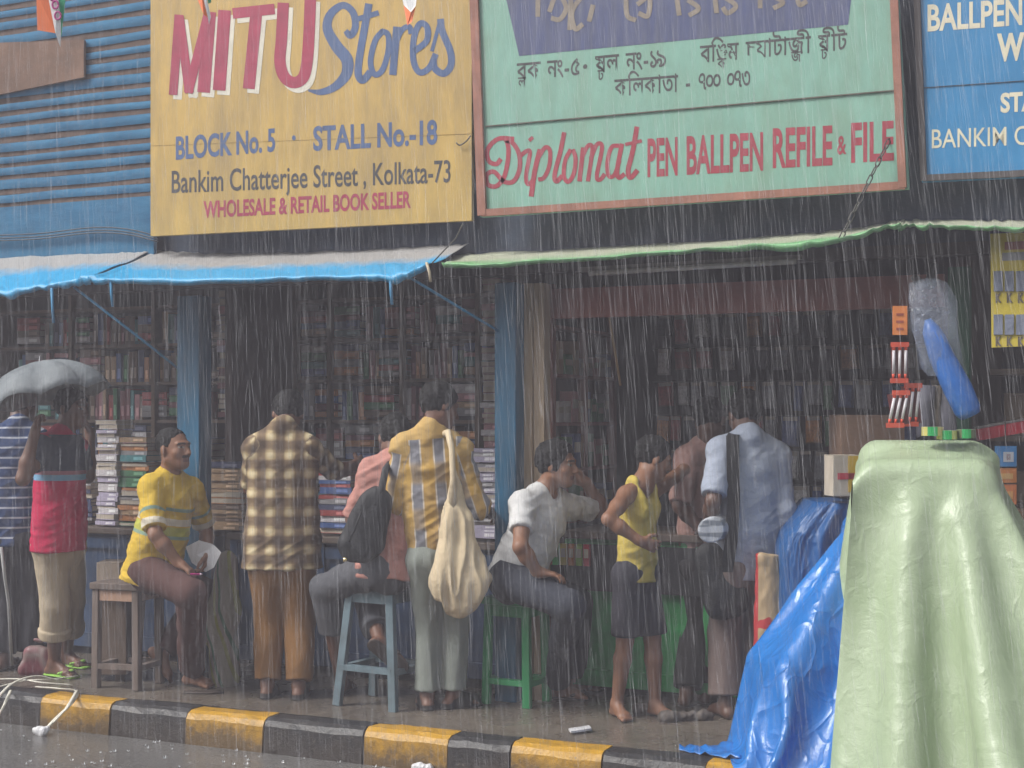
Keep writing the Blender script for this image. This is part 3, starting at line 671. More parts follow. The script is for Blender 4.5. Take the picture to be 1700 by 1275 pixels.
for pts, w in (([(235, 735), (150, 735), (95, 790), (100, 850), (140, 868), (165, 840)], 24), ([(195, 745), (205, 790), (200, 860), (180, 940), (140, 985), (95, 975), (90, 925), (130, 910), (180, 960), (230, 960), (262, 900), (262, 820), (230, 760), (185, 740)], 24),
               ([(262, 830), (300, 800), (318, 810), (298, 930), (310, 975), (345, 940)], 22), ([(318, 728), (330, 742)], 28), ([(372, 790), (345, 900), (325, 1040)], 26), ([(365, 830), (400, 780), (425, 800), (420, 880), (392, 940), (362, 950)], 22),
               ([(500, 700), (480, 800), (450, 920), (458, 960), (490, 930)], 24), ([(535, 790), (505, 850), (498, 930), (520, 962), (550, 920), (560, 840), (545, 790)], 22),
               ([(600, 780), (580, 960)], 24), ([(590, 840), (625, 772), (648, 790), (625, 960)], 22), ([(640, 840), (672, 765), (700, 780), (672, 930), (690, 950), (715, 920)], 22),
               ([(790, 770), (750, 780), (728, 860), (735, 930), (765, 925), (792, 850)], 22), ([(805, 760), (780, 900), (790, 940), (820, 920)], 24), ([(885, 670), (862, 800), (838, 900), (850, 940), (888, 900)], 26), ([(822, 765), (910, 745)], 18)):
    stroke(mb, g_, c3(pts), w * .3138, .0012)
rdull = M('sign_red_dull', (.29, .03, .05), .6, .2, 8); mb.build('lettering', rdull, S2)
for a_ in (('PEN', (1075, 292), (1125, 289), 60, .028), ('BALLPEN', (1140, 288), (1267, 281), 60, .028), ('REFILE', (1283, 277), (1382, 272), 62, .028), ('&', (1390, 256), (1405, 255), 30, .02), ('FILE', (1413, 268), (1484, 264), 62, .028)): mb = MB(); letter(mb, g_, *a_); mb.build('lettering', rdull, S2)
# blue sign
b__ = Plane((1530, 302), (1790, 289), 7.2, 7.2)
S3 = thing('signboard', b__.pt(1640, 300), 'bright blue signboard with cream capitals cut off at the edge', 'signboard')
board(b__, [(1530, 302), (1790, 290), (1785, -130), (1514, -130)]).build('board', M('sign_bright_blue', (.02, .19, .41), .5, .15, 5, .12, dirt=(.05, .16, .3), dirt_amt=.4, stretch=(2, 2, .7)), S3)
mb = MB()
for a, b_ in (((1533, 296), (1788, 284)), ((1534, 300), (1518, -130))): k_ = .006 if a == (1533, 296) else .0085; mb.bar(b__.pt(*a, k_), b__.pt(*b_, k_), .03, .02, up=b__.n)
mb.build('frame', M('dark_frame', (.06, .05, .05), .7), S3)
mb = MB(); mb.bar(b__.pt(1530, 146, .003), b__.pt(1790, 128, .003), .004, .002); mb.build('seam', M('dark_frame'), S3)
for a_ in (('BALLPEN', (1540, 51), (1697, 40), 42, .025), ('WH', (1655, 100), (1726, 96), 42, .04), ('STA', (1661, 186), (1722, 182), 30, .035), ('BANKIM C', (1547, 246), (1706, 240), 31, .004)): mb = MB(); letter(mb, b__, *a_); mb.build('lettering', M('sign_cream', (.60, .55, .42), .6, .15), S3)
# ------------------------------------------------------------------ awnings
def awning_mat(name, base, grime, t0, t1):
    m, nt, b, x, y, z = cloth_nodes(name, .38); b.inputs['Specular IOR Level'].default_value = .5
    f = noise(nt, 3.5, 6, .7); g = ramp(nt, math1(nt, 'MULTIPLY_ADD', f, .5, math1(nt, 'ADD', z, -.25)), [(t0, 0), (t1, 1)])
    c = mixc(nt, g, base, grime); L(nt, c, b.inputs['Base Color']); bump(nt, b, noise(nt, 14, 5, .65), .5, .02); MATS[name] = m; return m
def awning(front, back, yf, yb, mat, label, lip=.03, nx=70, ny=9, sag=.012, seed=0):
    fr = np.array(spline([(u, v, 0) for u, v in front], 12))[:, :2]; bk = np.array(spline([(u, v, 0) for u, v in back], 12))[:, :2]
    def samp(a, t): i = t * (len(a) - 1); k = min(int(i), len(a) - 2); return a[k] + (a[k + 1] - a[k]) * (i - k)
    rows, at = [], []
    for j in range(ny + 3):
        r = []
        for i in range(nx + 1):
            t = i / nx; A = np.array(onY(*samp(bk, t), yb)); Bf = np.array(onY(*samp(fr, t), yf)); s_ = min(1, j / ny)
            p = A + (Bf - A) * s_; p[2] += -sag * math.sin(math.pi * s_) + .010 * vnoise(np.array((t * 14, s_ * 3, seed))) * s_ + .006 * vnoise(np.array((t * 40, s_ * 5, seed + 3)))
            if j > ny: p = p + np.array((0, .012 * (j - ny), -lip * (j - ny) / 2 * (1 + .5 * vnoise(np.array((t * 12, 0, seed + 5))))))
            r.append(p); at.append((t, 0, 1 - s_))
        rows.append(r)
    V = np.array(rows).reshape(-1, 3); k = nx + 1
    F = np.array([(j * k + i, j * k + i + 1, (j + 1) * k + i + 1, (j + 1) * k + i) for j in range(ny + 2) for i in range(nx)])
    me_o = np_mesh('awning', V, F, mat, None, None, np.array(at)); md = me_o.modifiers.new('thickness', 'SOLIDIFY'); md.thickness = .002
    o3 = V.mean(0); return tag(me_o, label, 'awning')
bt = awning_mat('blue_tarp_dusty', (.03, .31, .58), (.35, .34, .33), .42, .66)
awning([(-70, 494), (0, 487), (60, 479), (105, 471), (147, 459)], [(-70, 424), (0, 420), (110, 416), (200, 413), (258, 412)], 6.72, YF - .03, bt, 'blue tarpaulin awning at the left end, dusty grey on top', seed=1)
awning([(146, 461), (175, 466), (300, 467), (450, 464), (560, 460), (650, 457), (676, 452), (707, 440)], [(262, 415), (330, 421), (420, 421), (560, 417), (700, 411), (778, 405)], 6.70, YF - .03, bt, 'long blue tarpaulin awning under the yellow sign', seed=4)
gt = awning_mat('green_tarp_pale', (.17, .40, .18), (.44, .46, .35), .15, .6)
awning([(733, 438), (820, 436), (900, 432), (1100, 420), (1250, 409), (1345, 401), (1410, 391), (1468, 376), (1494, 371)], [(752, 424), (900, 416), (1100, 405), (1300, 391), (1420, 380), (1480, 369), (1502, 366)], 6.70, YF - .03, gt, 'long pale green awning under the green sign', lip=.02, seed=7)
awning([(1490, 376), (1560, 375), (1700, 378), (1800, 382)], [(1490, 366), (1560, 365), (1700, 367), (1800, 370)], 6.72, YF - .03, gt, 'narrow green awning edge below the bright blue sign', lip=.015, nx=40, seed=9)
blue_str = M('blue_string', (.03, .22, .42), .6); wire = M('wire')
def pole(name, pts, r, mat, label, cat, group=None):
    mb = MB(); mb.tube(pts, r, 6); return tag(mb.build(name, mat), label, cat, group)
pole('awning_strut', [onY(122, 476, 6.78), onY(250, 575, 7.1), onY(296, 612, 7.24)], .008, blue_str, 'thin blue strut from the left awning down to the wide blue pillar', 'strut')
pole('awning_strut', [onY(676, 458, 6.75), onY(790, 527, 7.05), onY(832, 552, 7.22)], .008, blue_str, 'thin blue strut from the awning down to the narrow blue pillar', 'strut')
for k, (u, v, l, lab) in enumerate(((86, 478, 58, 'short blue strap hanging from the left awning'), (184, 464, 45, 'blue strap hanging near the join of the two blue awnings'), (648, 458, 48, 'blue strap hanging under the right part of the long awning'))):
    pole('hanging_strap', [onY(u, v, 6.72), onY(u + 1, v + l * .5, 6.72), onY(u + 3, v + l, 6.72)], .0085, blue_str, lab, 'strap')
pole('rope_end', [onY(708, 436, 6.69), onY(713, 452, 6.68), onY(715, 468, 6.68)], .008, M('jute', (.42, .36, .26), .8), 'frayed pale rope end where blue and green awnings meet', 'rope')
mb = MB(); a, b_ = g_.pt(1474, 240, .02), onY(1398, 392, 6.74)
for i in range(11):
    t = i / 10; c = a.lerp(b_, t); ang = i * 1.57; e = (b_ - a).normalized(); x = e.orthogonal().normalized(); y = e.cross(x); x = x * math.cos(ang) + y * math.sin(ang)
    l = (b_ - a).length / 20; mb.tube([c - e * l * 1.2 + x * .0, c - e * l * .7 + x * .010, c + e * l * .7 + x * .010, c + e * l * 1.2, c + e * l * .7 - x * .010, c - e * l * .7 - x * .010, c - e * l * 1.2], .0035, 5)
tag(mb.build('awning_chain', wire), 'rusty chain from the green sign down to the awning edge', 'chain')
pole('awning_wire', [onY(768, 372, 7.1), onY(757, 395, 6.95), onY(716, 438, 6.72)], .004, wire, 'twisted wire tying the awnings below the yellow sign', 'wire')
# ------------------------------------------------------------------ counters and shelves
cb = M('counter_blue', (.02, .055, .13), .55, .35, 3, .2, dirt=(.03, .03, .03)); cg = M('counter_green', (.02, .28, .07), .5, .3, 3, .2, dirt=(.02, .05, .02), dirt_amt=.6); ctop = M('counter_top', (.10, .075, .06), .7, .3, 5)
CT = .84
def counter(xa, xb, y, mat, label, zt=CT, d=.55):
    o = thing('shop_counter', ((xa + xb) / 2, y, 0), label, 'counter')
    mb = MB(); mb.box(((xa + xb) / 2, y + d / 2, .05 + (zt - .09) / 2), (xb - xa, d - .03, zt - .09))
    mb.build('body', mat, o)
    mb = MB(); n_ = max(2, int((xb - xa) / .55))
    for i in range(n_ + 1): mb.box((xa + .03 + (xb - xa - .06) * i / n_, y + .002, .05 + (zt - .09) / 2), (.055, .03, zt - .10))
    mb.box(((xa + xb) / 2, y + .006, .10), (xb - xa, .026, .09)); mb.box(((xa + xb) / 2, y + .006, zt - .1), (xb - xa, .026, .07)); mb.build('panel_frame', mat, o)
    mb = MB(); mb.box(((xa + xb) / 2, y + d / 2 - .01, zt - .02), (xb - xa + .02, d + .05, .04)); mb.build('top', ctop, o, bevel=.006); return o
counter(-8.6, x1 - .1, 7.5, cb, 'dark blue book counter behind the man in the yellow shirt')
counter(x1 + .1, x2 - .08, 7.5, cb, 'dark blue book counter between the two blue pillars')
pc_ = counter(x2 + .2, -1.0, 7.58, cg, 'green painted pen stall counter behind the boy', zt=.92)
mb = MB(); mb.box((pc_.location.x, 7.558, .72), (-1.0 - x2 - .22, .012, .26)); mb.build('upper_dark_strip', M('near_black_strip', (.018, .018, .022), .5, .4, 4, .2), pc_)  # thin near-black box over the upper part of the green front
shelf_wood = M('shelf_wood', (.16, .115, .085), .75, .3, 3, .2, stretch=(1, 5, 5))
def shelf(xa, xb, y, zs, ups, label, d=.26):
    o = thing('book_shelf', ((xa + xb) / 2, y, 0), label, 'bookshelf')
    for z in zs: mb = MB(); mb.box(((xa + xb) / 2, y + d / 2, z), (xb - xa, d, .022)); mb.build('shelf_board', shelf_wood, o)
    for x in ups: mb = MB(); mb.box((x, y - .012 + d / 2, (zs[0] + zs[-1]) / 2 + .15), (.03, d + .02, zs[-1] - zs[0] + .3)); mb.build('upright', shelf_wood, o)
zs = [.95, 1.25, 1.53, 1.80, 2.07, 2.34]
sh_u = [(-8.9, x1 - .03, [-8.0, -7.3, -6.55, x1 - .08], 'dim bookshelf behind the umbrella at the left end'), (x1 + .03, x2 - .03, [x1 + .06, -5.1, -4.55, -4.0, x2 - .06], 'dim bookshelf packed with books between the two blue pillars')]
SY = 8.3
for a, b_, ups, lab in sh_u: shelf(a, b_, SY, zs, ups, lab)
# ------------------------------------------------------------------ books
bcols = dict(red=(.30, .045, .04), maroon=(.14, .03, .04), blue=(.04, .09, .26), navy=(.03, .04, .10), white=(.55, .52, .54), lilac=(.42, .38, .50), tan=(.36, .24, .14), orange=(.42, .17, .05), green=(.05, .18, .08), teal=(.05, .2, .22), grey=(.25, .24, .25), brown=(.14, .09, .06), yellow=(.45, .33, .08), pink=(.42, .2, .22))
pages = M('page_edges', (.50, .44, .36), .9, .1, 60, .3, stretch=(1, 1, 30)); BK = {}
def book_mesh(c):
    if c in BK: return BK[c]
    mb = MB(); mb.box((0, .02, 0), (.94, .94, .84), mi=1); mb.box((0, 0, .45), (1, 1, .1)); mb.box((0, 0, -.45), (1, 1, .1)); mb.box((0, -.485, 0), (1, .03, .8))
    mb.box((.2, -.502, 0), (.35, .008, .5), mi=2)
    me_o = mb.build('book', [M('cover_' + c, bcols[c], .5, .3, 7), pages, M('spine_band_' + c, tuple(min(1, x * 1.8 + .12) for x in bcols[c]), .5)]); BK[c] = me_o.data; bpy.data.objects.remove(me_o); return BK[c]
def book(c, loc, size, yaw, label, group, stand=False, flip=False):
    o = bpy.data.objects.new('book', book_mesh(c)); COL.objects.link(o); o.location = loc; o.scale = size
    o.rotation_euler = (0, math.pi / 2 if stand else 0, yaw + (math.pi if flip else 0)); tag(o, label, 'book', group); return o
def stack(u0, u1, vt, base, y, cols, where, group, flipp=.2, th=(.018, .042), dy=.17):
    a, b_ = onY(u0, 800, y), onY(u1, 800, y); xc = (a.x + b_.x) / 2; w = b_.x - a.x; z = base + .001; zt = onY((u0 + u1) / 2, vt, y).z; i = 0
    while z < zt:
        t = random.uniform(*th); c = cols[i % len(cols)] if len(cols) > 6 else random.choice(cols); last = z + t >= zt
        lab = ('topmost ' if last else '') + f'{c} book lying flat in {where}'
        book(c, (xc + random.uniform(-.012, .012), y + dy / 2 + random.uniform(-.01, .015), z + t / 2), (w * random.uniform(.92, 1.04), dy, t), random.uniform(-.05, .05), lab, group, flip=random.random() < flipp)
        z += t + .0008; i += 1
stack(160, 194, 706, CT, 7.53, ['white', 'lilac', 'lilac', 'white'], 'the tall pale stack left of the yellow shirt man', 'pale book stack on the left counter', .5)
stack(197, 243, 738, CT, 7.55, ['tan', 'teal', 'grey', 'brown', 'orange', 'green'], 'the mixed stack behind the yellow shirt man', 'mixed book stack on the left counter')
stack(108, 152, 790, CT, 7.60, ['grey', 'brown', 'navy'], 'the dark stack beside the red polo shirt', 'dark book stack on the left counter')
stack(344, 402, 775, CT, 7.50, ['tan', 'brown', 'tan', 'orange', 'navy', 'tan', 'green'][0:6], 'the brown stack beside the wide blue pillar', 'brown book stack on the middle counter')
stack(405, 455, 800, CT, 7.58, ['tan', 'maroon', 'navy', 'grey'], 'the low stack hidden behind the plaid shirt', 'low book stack on the middle counter')
stack(528, 582, 775, CT, 7.5, ['red', 'blue', 'white', 'red', 'navy', 'grey', 'red', 'blue'], 'the red and blue stack right of the plaid shirt', 'red and blue book stack on the middle counter', .1)
stack(586, 640, 770, CT, 7.62, ['grey', 'white', 'lilac', 'pink'], 'the grey stack beside the pink sleeve', 'grey book stack on the middle counter')
stack(776, 826, 752, CT, 7.55, ['lilac', 'lilac', 'white', 'grey'], 'the lilac stack left of the narrow blue pillar', 'lilac book stack on the middle counter')
stack(690, 770, 800, CT, 7.6, ['blue', 'navy', 'teal'], 'the dark stack hidden behind the checked shirt', 'dark blue book stack on the middle counter')
stack(798, 830, 476, 1.82, 8.21, ['white', 'pink', 'grey'], 'the pale pile high beside the narrow blue pillar', 'pale book pile on the high shelf end', .7, (.03, .06))
stack(800, 830, 620, 1.26, 8.21, ['white', 'grey', 'pink', 'maroon'], 'the lower pile beside the narrow blue pillar', 'book pile on the low shelf end', .6, (.03, .05))
stack(362, 400, 500, 1.82, 8.21, ['lilac', 'pink', 'grey'], 'the pale pile high beside the wide blue pillar', 'book pile on shelf right of the wide blue pillar', .6, (.03, .06))
stack(362, 402, 610, 1.54, 8.21, ['brown', 'maroon', 'navy', 'grey', 'tan'], 'the dark shelf pile beside the wide blue pillar', 'dark pile right of the wide blue pillar', .3)
dimc = ['red', 'maroon', 'navy', 'blue', 'grey', 'brown', 'tan', 'teal', 'orange', 'green', 'pink', 'maroon', 'brown', 'white']
def fill(xa, xb, z, h, where, group, cap):
    x = xa; n = 0
    while x < xb - .05 and n < cap:
        c = random.choice(dimc)
        if random.random() < .45:
            w = random.uniform(.17, .24); zz = z + .012
            if x + w > xb: break
            while zz < z + h - .06 and n < cap:
                t = random.uniform(.035, .06); c = random.choice(dimc); book(c, (x + w / 2, SY + .11, zz + t / 2), (w * .95, .17, t), random.uniform(-.04, .04), f'dim {c} book lying flat, {where}', group + ' lying flat'); zz += t + .001; n += 1
            x += w + .01
        else:
            for _ in range(random.randint(2, 5)):
                t = random.uniform(.03, .055); hh = random.uniform(.17, .23); c = random.choice(dimc)
                if x + t > xb or n >= cap: break
                o = book(c, (x + t / 2, SY + .11, z + .012 + hh / 2), (hh, .16, t), 0, f'dim {c} book upright, {where}', group + ' standing', stand=True); x += t + .001; n += 1
            x += random.uniform(0, .03)
lv = ['bottom shelf', 'second shelf from the bottom', 'third shelf from the bottom', 'second shelf from the top', 'top shelf']
for (xa, xb, ups, lab), nm in zip(sh_u, ('behind the umbrella', 'between the blue pillars')):
    for k in range(5):
        fill(max(xa, -7.9) + .05, xb - (.28 if nm.startswith('bet') and k in (1, 3) else .05), zs[k], zs[k + 1] - zs[k] - .03, f'{lv[k]} {nm}', f'dim books on the {lv[k]} {nm}', 34 if k else 20)
bks = [o for o in COL.objects if o.name.split('.')[0] == 'book']
if len(bks) > 295:
    mats_, vs, fs, ms = [], [], [], []; bpy.context.view_layer.update()
    for o in sorted(bks, key=lambda o: (o['group'].startswith('dim'), -o.location.z if o['group'].startswith('dim') else 0, o.location.x))[::-1][:0] + sorted([o for o in bks if o['group'].startswith('dim')], key=lambda o: abs(o.location.z - 1.75) * 2 + abs(o.location.x + 4.9) * .6)[295 - len([o for o in bks if not o['group'].startswith('dim')]):]:
        W = o.matrix_world; n = len(vs); vs += [tuple(W @ v.co) for v in o.data.vertices]
        for p in o.data.polygons:
            m_ = o.data.materials[p.material_index]
            if m_ not in mats_: mats_.append(m_)
            fs.append(tuple(n + i for i in p.vertices)); ms.append(mats_.index(m_))
        bpy.data.objects.remove(o)
    mb = MB(); mb.v = vs; mb.f = fs; mb.m = ms; mb.sm = [False] * len(fs); o = mb.build('shelf_books', mats_, fixn=False); o['kind'] = 'stuff'; o['label'] = 'remaining books packed on the dim shelves'
# ------------------------------------------------------------------ pen stall interior
tb = thing('tube_light', onY(1150, 447, 7.2), 'unlit white fluorescent tube under the green awning', 'lamp')
mb = MB(); mb.tube([onY(978, 454, 7.2), onY(1322, 434, 7.2)], .014, 8); mb.build('tube', M('tube_glass', (.5, .48, .47), .25), tb)
mb = MB(); mb.bar(onY(965, 448, 7.23), onY(1332, 427, 7.23), .03, .025); mb.build('batten', M('batten', (.2, .19, .18), .6), tb)
pole('wooden_stick', [onY(1003, 474, 7.6), onY(1030, 640, 7.72)], .008, M('stick', (.36, .22, .09), .7), 'thin yellowish stick leaning inside the pen stall', 'stick')
cw_ = M('cabinet_wood', (.2, .075, .06), .65, .3, 3, .2, stretch=(5, 5, .6))
cab = thing('display_cabinet', (x2 + .24, 7.9, 0), 'reddish wooden wall cabinet behind the white tee shirt man', 'cabinet')
xc0 = x2 + .06
mb = MB()
for y in (7.62, 8.12, 8.62): mb.box((xc0 + .03, y, 1.62), (.05, .05, 1.4))
mb.build('frame', cw_, cab)
for z in (.95, 1.25, 1.52, 1.80, 2.08): mb = MB(); mb.box((xc0 - .0, 8.12, z), (.12, 1.04, .02)); mb.build('shelf_board', cw_, cab)
cols = [('white', (.5, .47, .46)), ('pink', (.42, .2, .2)), ('grey', (.28, .28, .3)), ('tan', (.36, .25, .16)), ('blue', (.06, .1, .25)), ('green', (.08, .2, .1))]
def carton(name, c, size, R=None, col=(.3, .2, .12), label='', cat='box', group=None, band=None, mat=None):
    """a card box: body with top flaps slightly proud, a tape strip"""
    o = thing(name, Vector(c) - Vector((0, 0, size[2] / 2)), label, cat, group); c = Vector(c)
    mb = MB(); mb.box(c, size, R); mb.build('body', mat or M('card_%02x%02x%02x' % tuple(int(x * 255) for x in col), col, .75, .2, 6), o, bevel=.004)
    R_ = R or Matrix.Identity(3)
    mb = MB()
    for sx in (-1, 1): mb.box(c + R_ @ Vector((0, sx * size[1] * .252, size[2] / 2 + .002)), (size[0] * 1.005, size[1] * .49, .004), R)
    mb.build('flap', M('flap_%02x%02x%02x' % tuple(int(x * 255) for x in col), tuple(x * 1.08 for x in col), .75, .2, 6), o)
    if band:
        mb = MB()
        for (ux, uz, wx, wz, mcol) in band: mb.box(c + R_ @ Vector((ux * size[0], -size[1] / 2 - .0015, uz * size[2])), (wx * size[0], .002, wz * size[2]), R, mi=[b_[4] for b_ in band].index(mcol))
        mb.build('printed_band', [M('print_%02x%02x%02x' % tuple(int(x * 255) for x in b_[4]), b_[4], .6, .1) for b_ in band], o)
    return o
i = 0
for z in (.95, 1.25, 1.52, 1.80):
    y = 7.70
    while y < 8.5:
        nm, c = random.choice(cols); h = random.uniform(.1, .22); w = random.uniform(.07, .14)
        mb = MB(); mb.box((xc0 + .0, y + w / 2, z + .011 + h / 2), (.09, w * .9, h)); mb.box((xc0 + .046, y + w / 2, z + .011 + h * .6), (.003, w * .7, h * .3), mi=1)
        tag(mb.build('packet', [M('packet_' + nm, c, .45, .25, 6), M('packet_label', (.4, .36, .3), .5)]), f'{nm} packet on the {["lowest", "second lowest", "second highest", "highest"][[.95, 1.25, 1.52, 1.80].index(z)]} ledge of the reddish cabinet', 'packet', 'packets in the reddish cabinet'); y += w + .015
# hanging goods on the back of the pen stall
BY = 8.7
mb = MB()
for k in range(6): mb.tube([(x2 + .35, BY - .04, 1.15 + k * .21), (-1.0, BY - .04, 1.15 + k * .21)], .004, 4)
tag(mb.build('hanging_rail', wire), 'thin wire rails holding packets at the back of the pen stall', 'rail')
cellm = M('cellophane_dark', (.10, .11, .14), .2, .4, 9); hc = [('dark', (.035, .038, .05)), ('red', (.2, .03, .03)), ('blue', (.035, .06, .17)), ('grey', (.17, .17, .19)), ('green', (.05, .12, .06)), ('orange', (.3, .12, .03)), ('white', (.38, .37, .38))]
hp_protos = {}
for r in range(6):
    x = x2 + .4
    while x < -1.1:
        nm, c = random.choices(hc, (5, 2, 3, 3, 1, 1, 2))[0]; w = random.uniform(.055, .11); h = random.uniform(.13, .19)
        if nm not in hp_protos:
            mb = MB(); mb.box((0, 0, -.5), (1, .02, .96)); mb.box((0, -.02, -.55), (.8, .05, .75), mi=1); mb.box((0, -.016, -.1), (.8, .012, .14), mi=2)
            oo = mb.build('blister_pack', [M('pack_' + nm, c, .4, .3, 6), M('packb_' + nm, tuple(min(1, q * 1.6 + .02) for q in c), .22, .4, 9), M('pack_head', (.35, .3, .26), .5)], origin=(0, 0, 0)); 
            hp_protos[nm] = oo.data
            oo.data.transform(Matrix.Translation((0, 0, oo.location.z))); bpy.data.objects.remove(oo)
        o = bpy.data.objects.new('blister_pack', hp_protos[nm]); COL.objects.link(o); o.location = (x + w / 2, BY - .06 - .03 * random.random(), 1.15 + r * .21); o.scale = (w, .6, h); o.rotation_euler = (0, random.uniform(-.06, .06), 0)
        tag(o, f'{nm} blister pack in hanging row {["one", "two", "three", "four", "five", "six"][5 - r]} from the top, back of pen stall', 'packet', 'packs hanging at the back of the pen stall'); x += w + random.uniform(.005, .05)
# small bright things on the pen counter
for k, (u, nm, c) in enumerate(((915, 'red', (.4, .03, .03)), (927, 'green', (.05, .3, .08)), (940, 'yellow', (.45, .35, .05)), (953, 'orange', (.45, .15, .03)), (966, 'lime', (.2, .35, .06)), (978, 'crimson', (.35, .02, .04)))):
    p = onY(u, 900, 7.56); mb = MB(); mb.box((p.x, 7.53, .79), (.035, .03, .12)); mb.box((p.x, 7.513, .80), (.026, .004, .05), mi=1); tag(mb.build('pen_packet', [M('penp_' + nm, c, .4), M('packet_label')]), f'small {nm} pen packet clipped to the front of the green counter', 'packet')
# ------------------------------------------------------------------ the people
skinA = M('skin_brown', (.22, .105, .06), .55, .15, 9, .15); skinB = M('skin_dark', (.135, .062, .038), .5, .15, 9, .15); skinC = M('skin_deep', (.10, .048, .032), .5, .15, 9, .15)
def striped_polo():
    m, nt, b, x, y, z = cloth_nodes('navy_striped_knit'); s = frac(nt, z, .062, .2)
    return cloth_done(m, nt, b, ramp(nt, s, [(0, (.03, .055, .14)), (.80, (.03, .055, .14)), (.82, (.42, .44, .5)), (.97, (.42, .44, .5))], 'CONSTANT'))
def red_polo():
    m, nt, b, x, y, z = cloth_nodes('red_navy_polo'); s = math1(nt, 'MULTIPLY_ADD', z, -1, 0)
    c = ramp(nt, s, [(0, (.03, .04, .07)), (.205, (.3, .12, .16)), (.228, (.16, .33, .5)), (.262, (.48, .012, .07))], 'CONSTANT')
    c = mixc(nt, math1(nt, 'GREATER_THAN', z, .004), c, (.48, .012, .07))
    return cloth_done(m, nt, b, c)
def yellow_shirt():
    m, nt, b, x, y, z = cloth_nodes('yellow_striped_cotton'); s = math1(nt, 'MULTIPLY_ADD', z, -1, .02)
    Y = (.62, .42, .05); c = ramp(nt, s, [(0, Y), (.175, (.22, .33, .27)), (.195, Y), (.235, (.68, .62, .5)), (.275, Y), (.285, (.45, .45, .08)), (.335, (.25, .36, .28)), (.355, Y)], 'CONSTANT')
    return cloth_done(m, nt, b, c, bs=.4)
def brown_plaid():
    m, nt, b, x, y, z = cloth_nodes('brown_cream_plaid')
    a = ramp(nt, frac(nt, x, .105, .3), [(0, .42), (.12, .30), (.42, .30), (.55, .8), (.68, 1.0), (.80, 1.0), (.92, .6)]); c = ramp(nt, frac(nt, z, .105, .1), [(0, .42), (.12, .32), (.42, .32), (.55, .8), (.68, 1.0), (.80, 1.0), (.92, .6)])
    f = math1(nt, 'MULTIPLY', a, c); col = ramp(nt, f, [(.08, (.075, .05, .035)), (.3, (.20, .14, .085)), (.62, (.44, .34, .19)), (1, (.66, .56, .36))])
    return cloth_done(m, nt, b, col)
def yellow_check():
    m, nt, b, x, y, z = cloth_nodes('yellow_grey_check')
    a = frac(nt, x, .125, .42); c = ramp(nt, a, [(0, (.47, .30, .10)), (.40, (.55, .5, .45)), (.46, (.20, .20, .22)), (.84, (.55, .5, .45)), (.9, (.47, .30, .10))], 'CONSTANT')
    h = ramp(nt, frac(nt, z, .24, .2), [(0, 0), (.1, .75), (.42, .75), (.55, 0), (1, 0)])
    col = mixc(nt, h, c, (.50, .31, .075)); a2 = ramp(nt, frac(nt, x, .125, .42), [(0, 0), (.46, .6), (.84, 0)], 'CONSTANT'); col = mixc(nt, math1(nt, 'MULTIPLY', a2, .75), col, (.20, .20, .23))
    yo = math1(nt, 'GREATER_THAN', z, -.045); col = mixc(nt, yo, col, (.5, .33, .12))
    return cloth_done(m, nt, b, col, bs=.35)
sandal = dict(mat=M('sandal_brown', (.04, .028, .022), .6)); shoe = dict(mat=M('shoe_black', (.02, .018, .018), .4), full=True)
P1, Q1 = person('man in navy polo with white stripes at the left edge', 9.05, dict(head=(38, 672, .08), neck=(30, 705, 0), shL=(-22, 730, 0), shR=(60, 728, 0), elL=(-36, 815, .05), elR=(68, 810, .1), wrL=(-15, 860, '+'), wrR=(60, 850, '+'), hipL=(-2, 900, 0), hipR=(42, 900, 0), anL=('g', 5, 1112), anR=('g', 48, 1108)),
    look=(.6, -.2, 1), front=(.3, 0, 1), shirt_mat=striped_polo(), pants_mat=plain('trousers_black', (.025, .025, .032)), skin=skinC, tw=(.17, .165, .175), hem=.02, sleeve=.8, seed=11, shoes=sandal)
P2, Q2 = person('man in red and navy polo under the umbrella with rolled beige trousers', 8.62, dict(head=(120, 678, .05), neck=(102, 722, 0), shL=(72, 742, -.12), shR=(128, 745, .12), elL=(38, 795, '-'), elR=(146, 792, '+'), wrL=(58, 718, '-'), wrR=(150, 722, '-'), hipL=(82, 905, -.04), hipR=(114, 905, .06), anL=('g', 90, 1122), anR=('g', 110, 1106), bulge=.03, cuff=1),
    look=(1, -.12, -.35), front=(.85, 0, -.45), shirt_mat=red_polo(), pants_mat=plain('trousers_beige', (.46, .38, .27)), skin=skinB, tw=(.165, .165, .18), flat=.8, hem=.03, sleeve=.55, plen=1.55, pr=(.095, .085, .082), seed=21, shoes=dict(mat=M('slipper_green', (.22, .45, .05), .5)),
    hands=dict(L=dict(d=(.2, 1, .1), pn=(1, 0, 0), th=(0, .6, -1), curl=1.25), R=dict(d=(-.35, 1, 0), pn=(-1, 0, -.3), th=(-.2, .3, -1), curl=.6)))
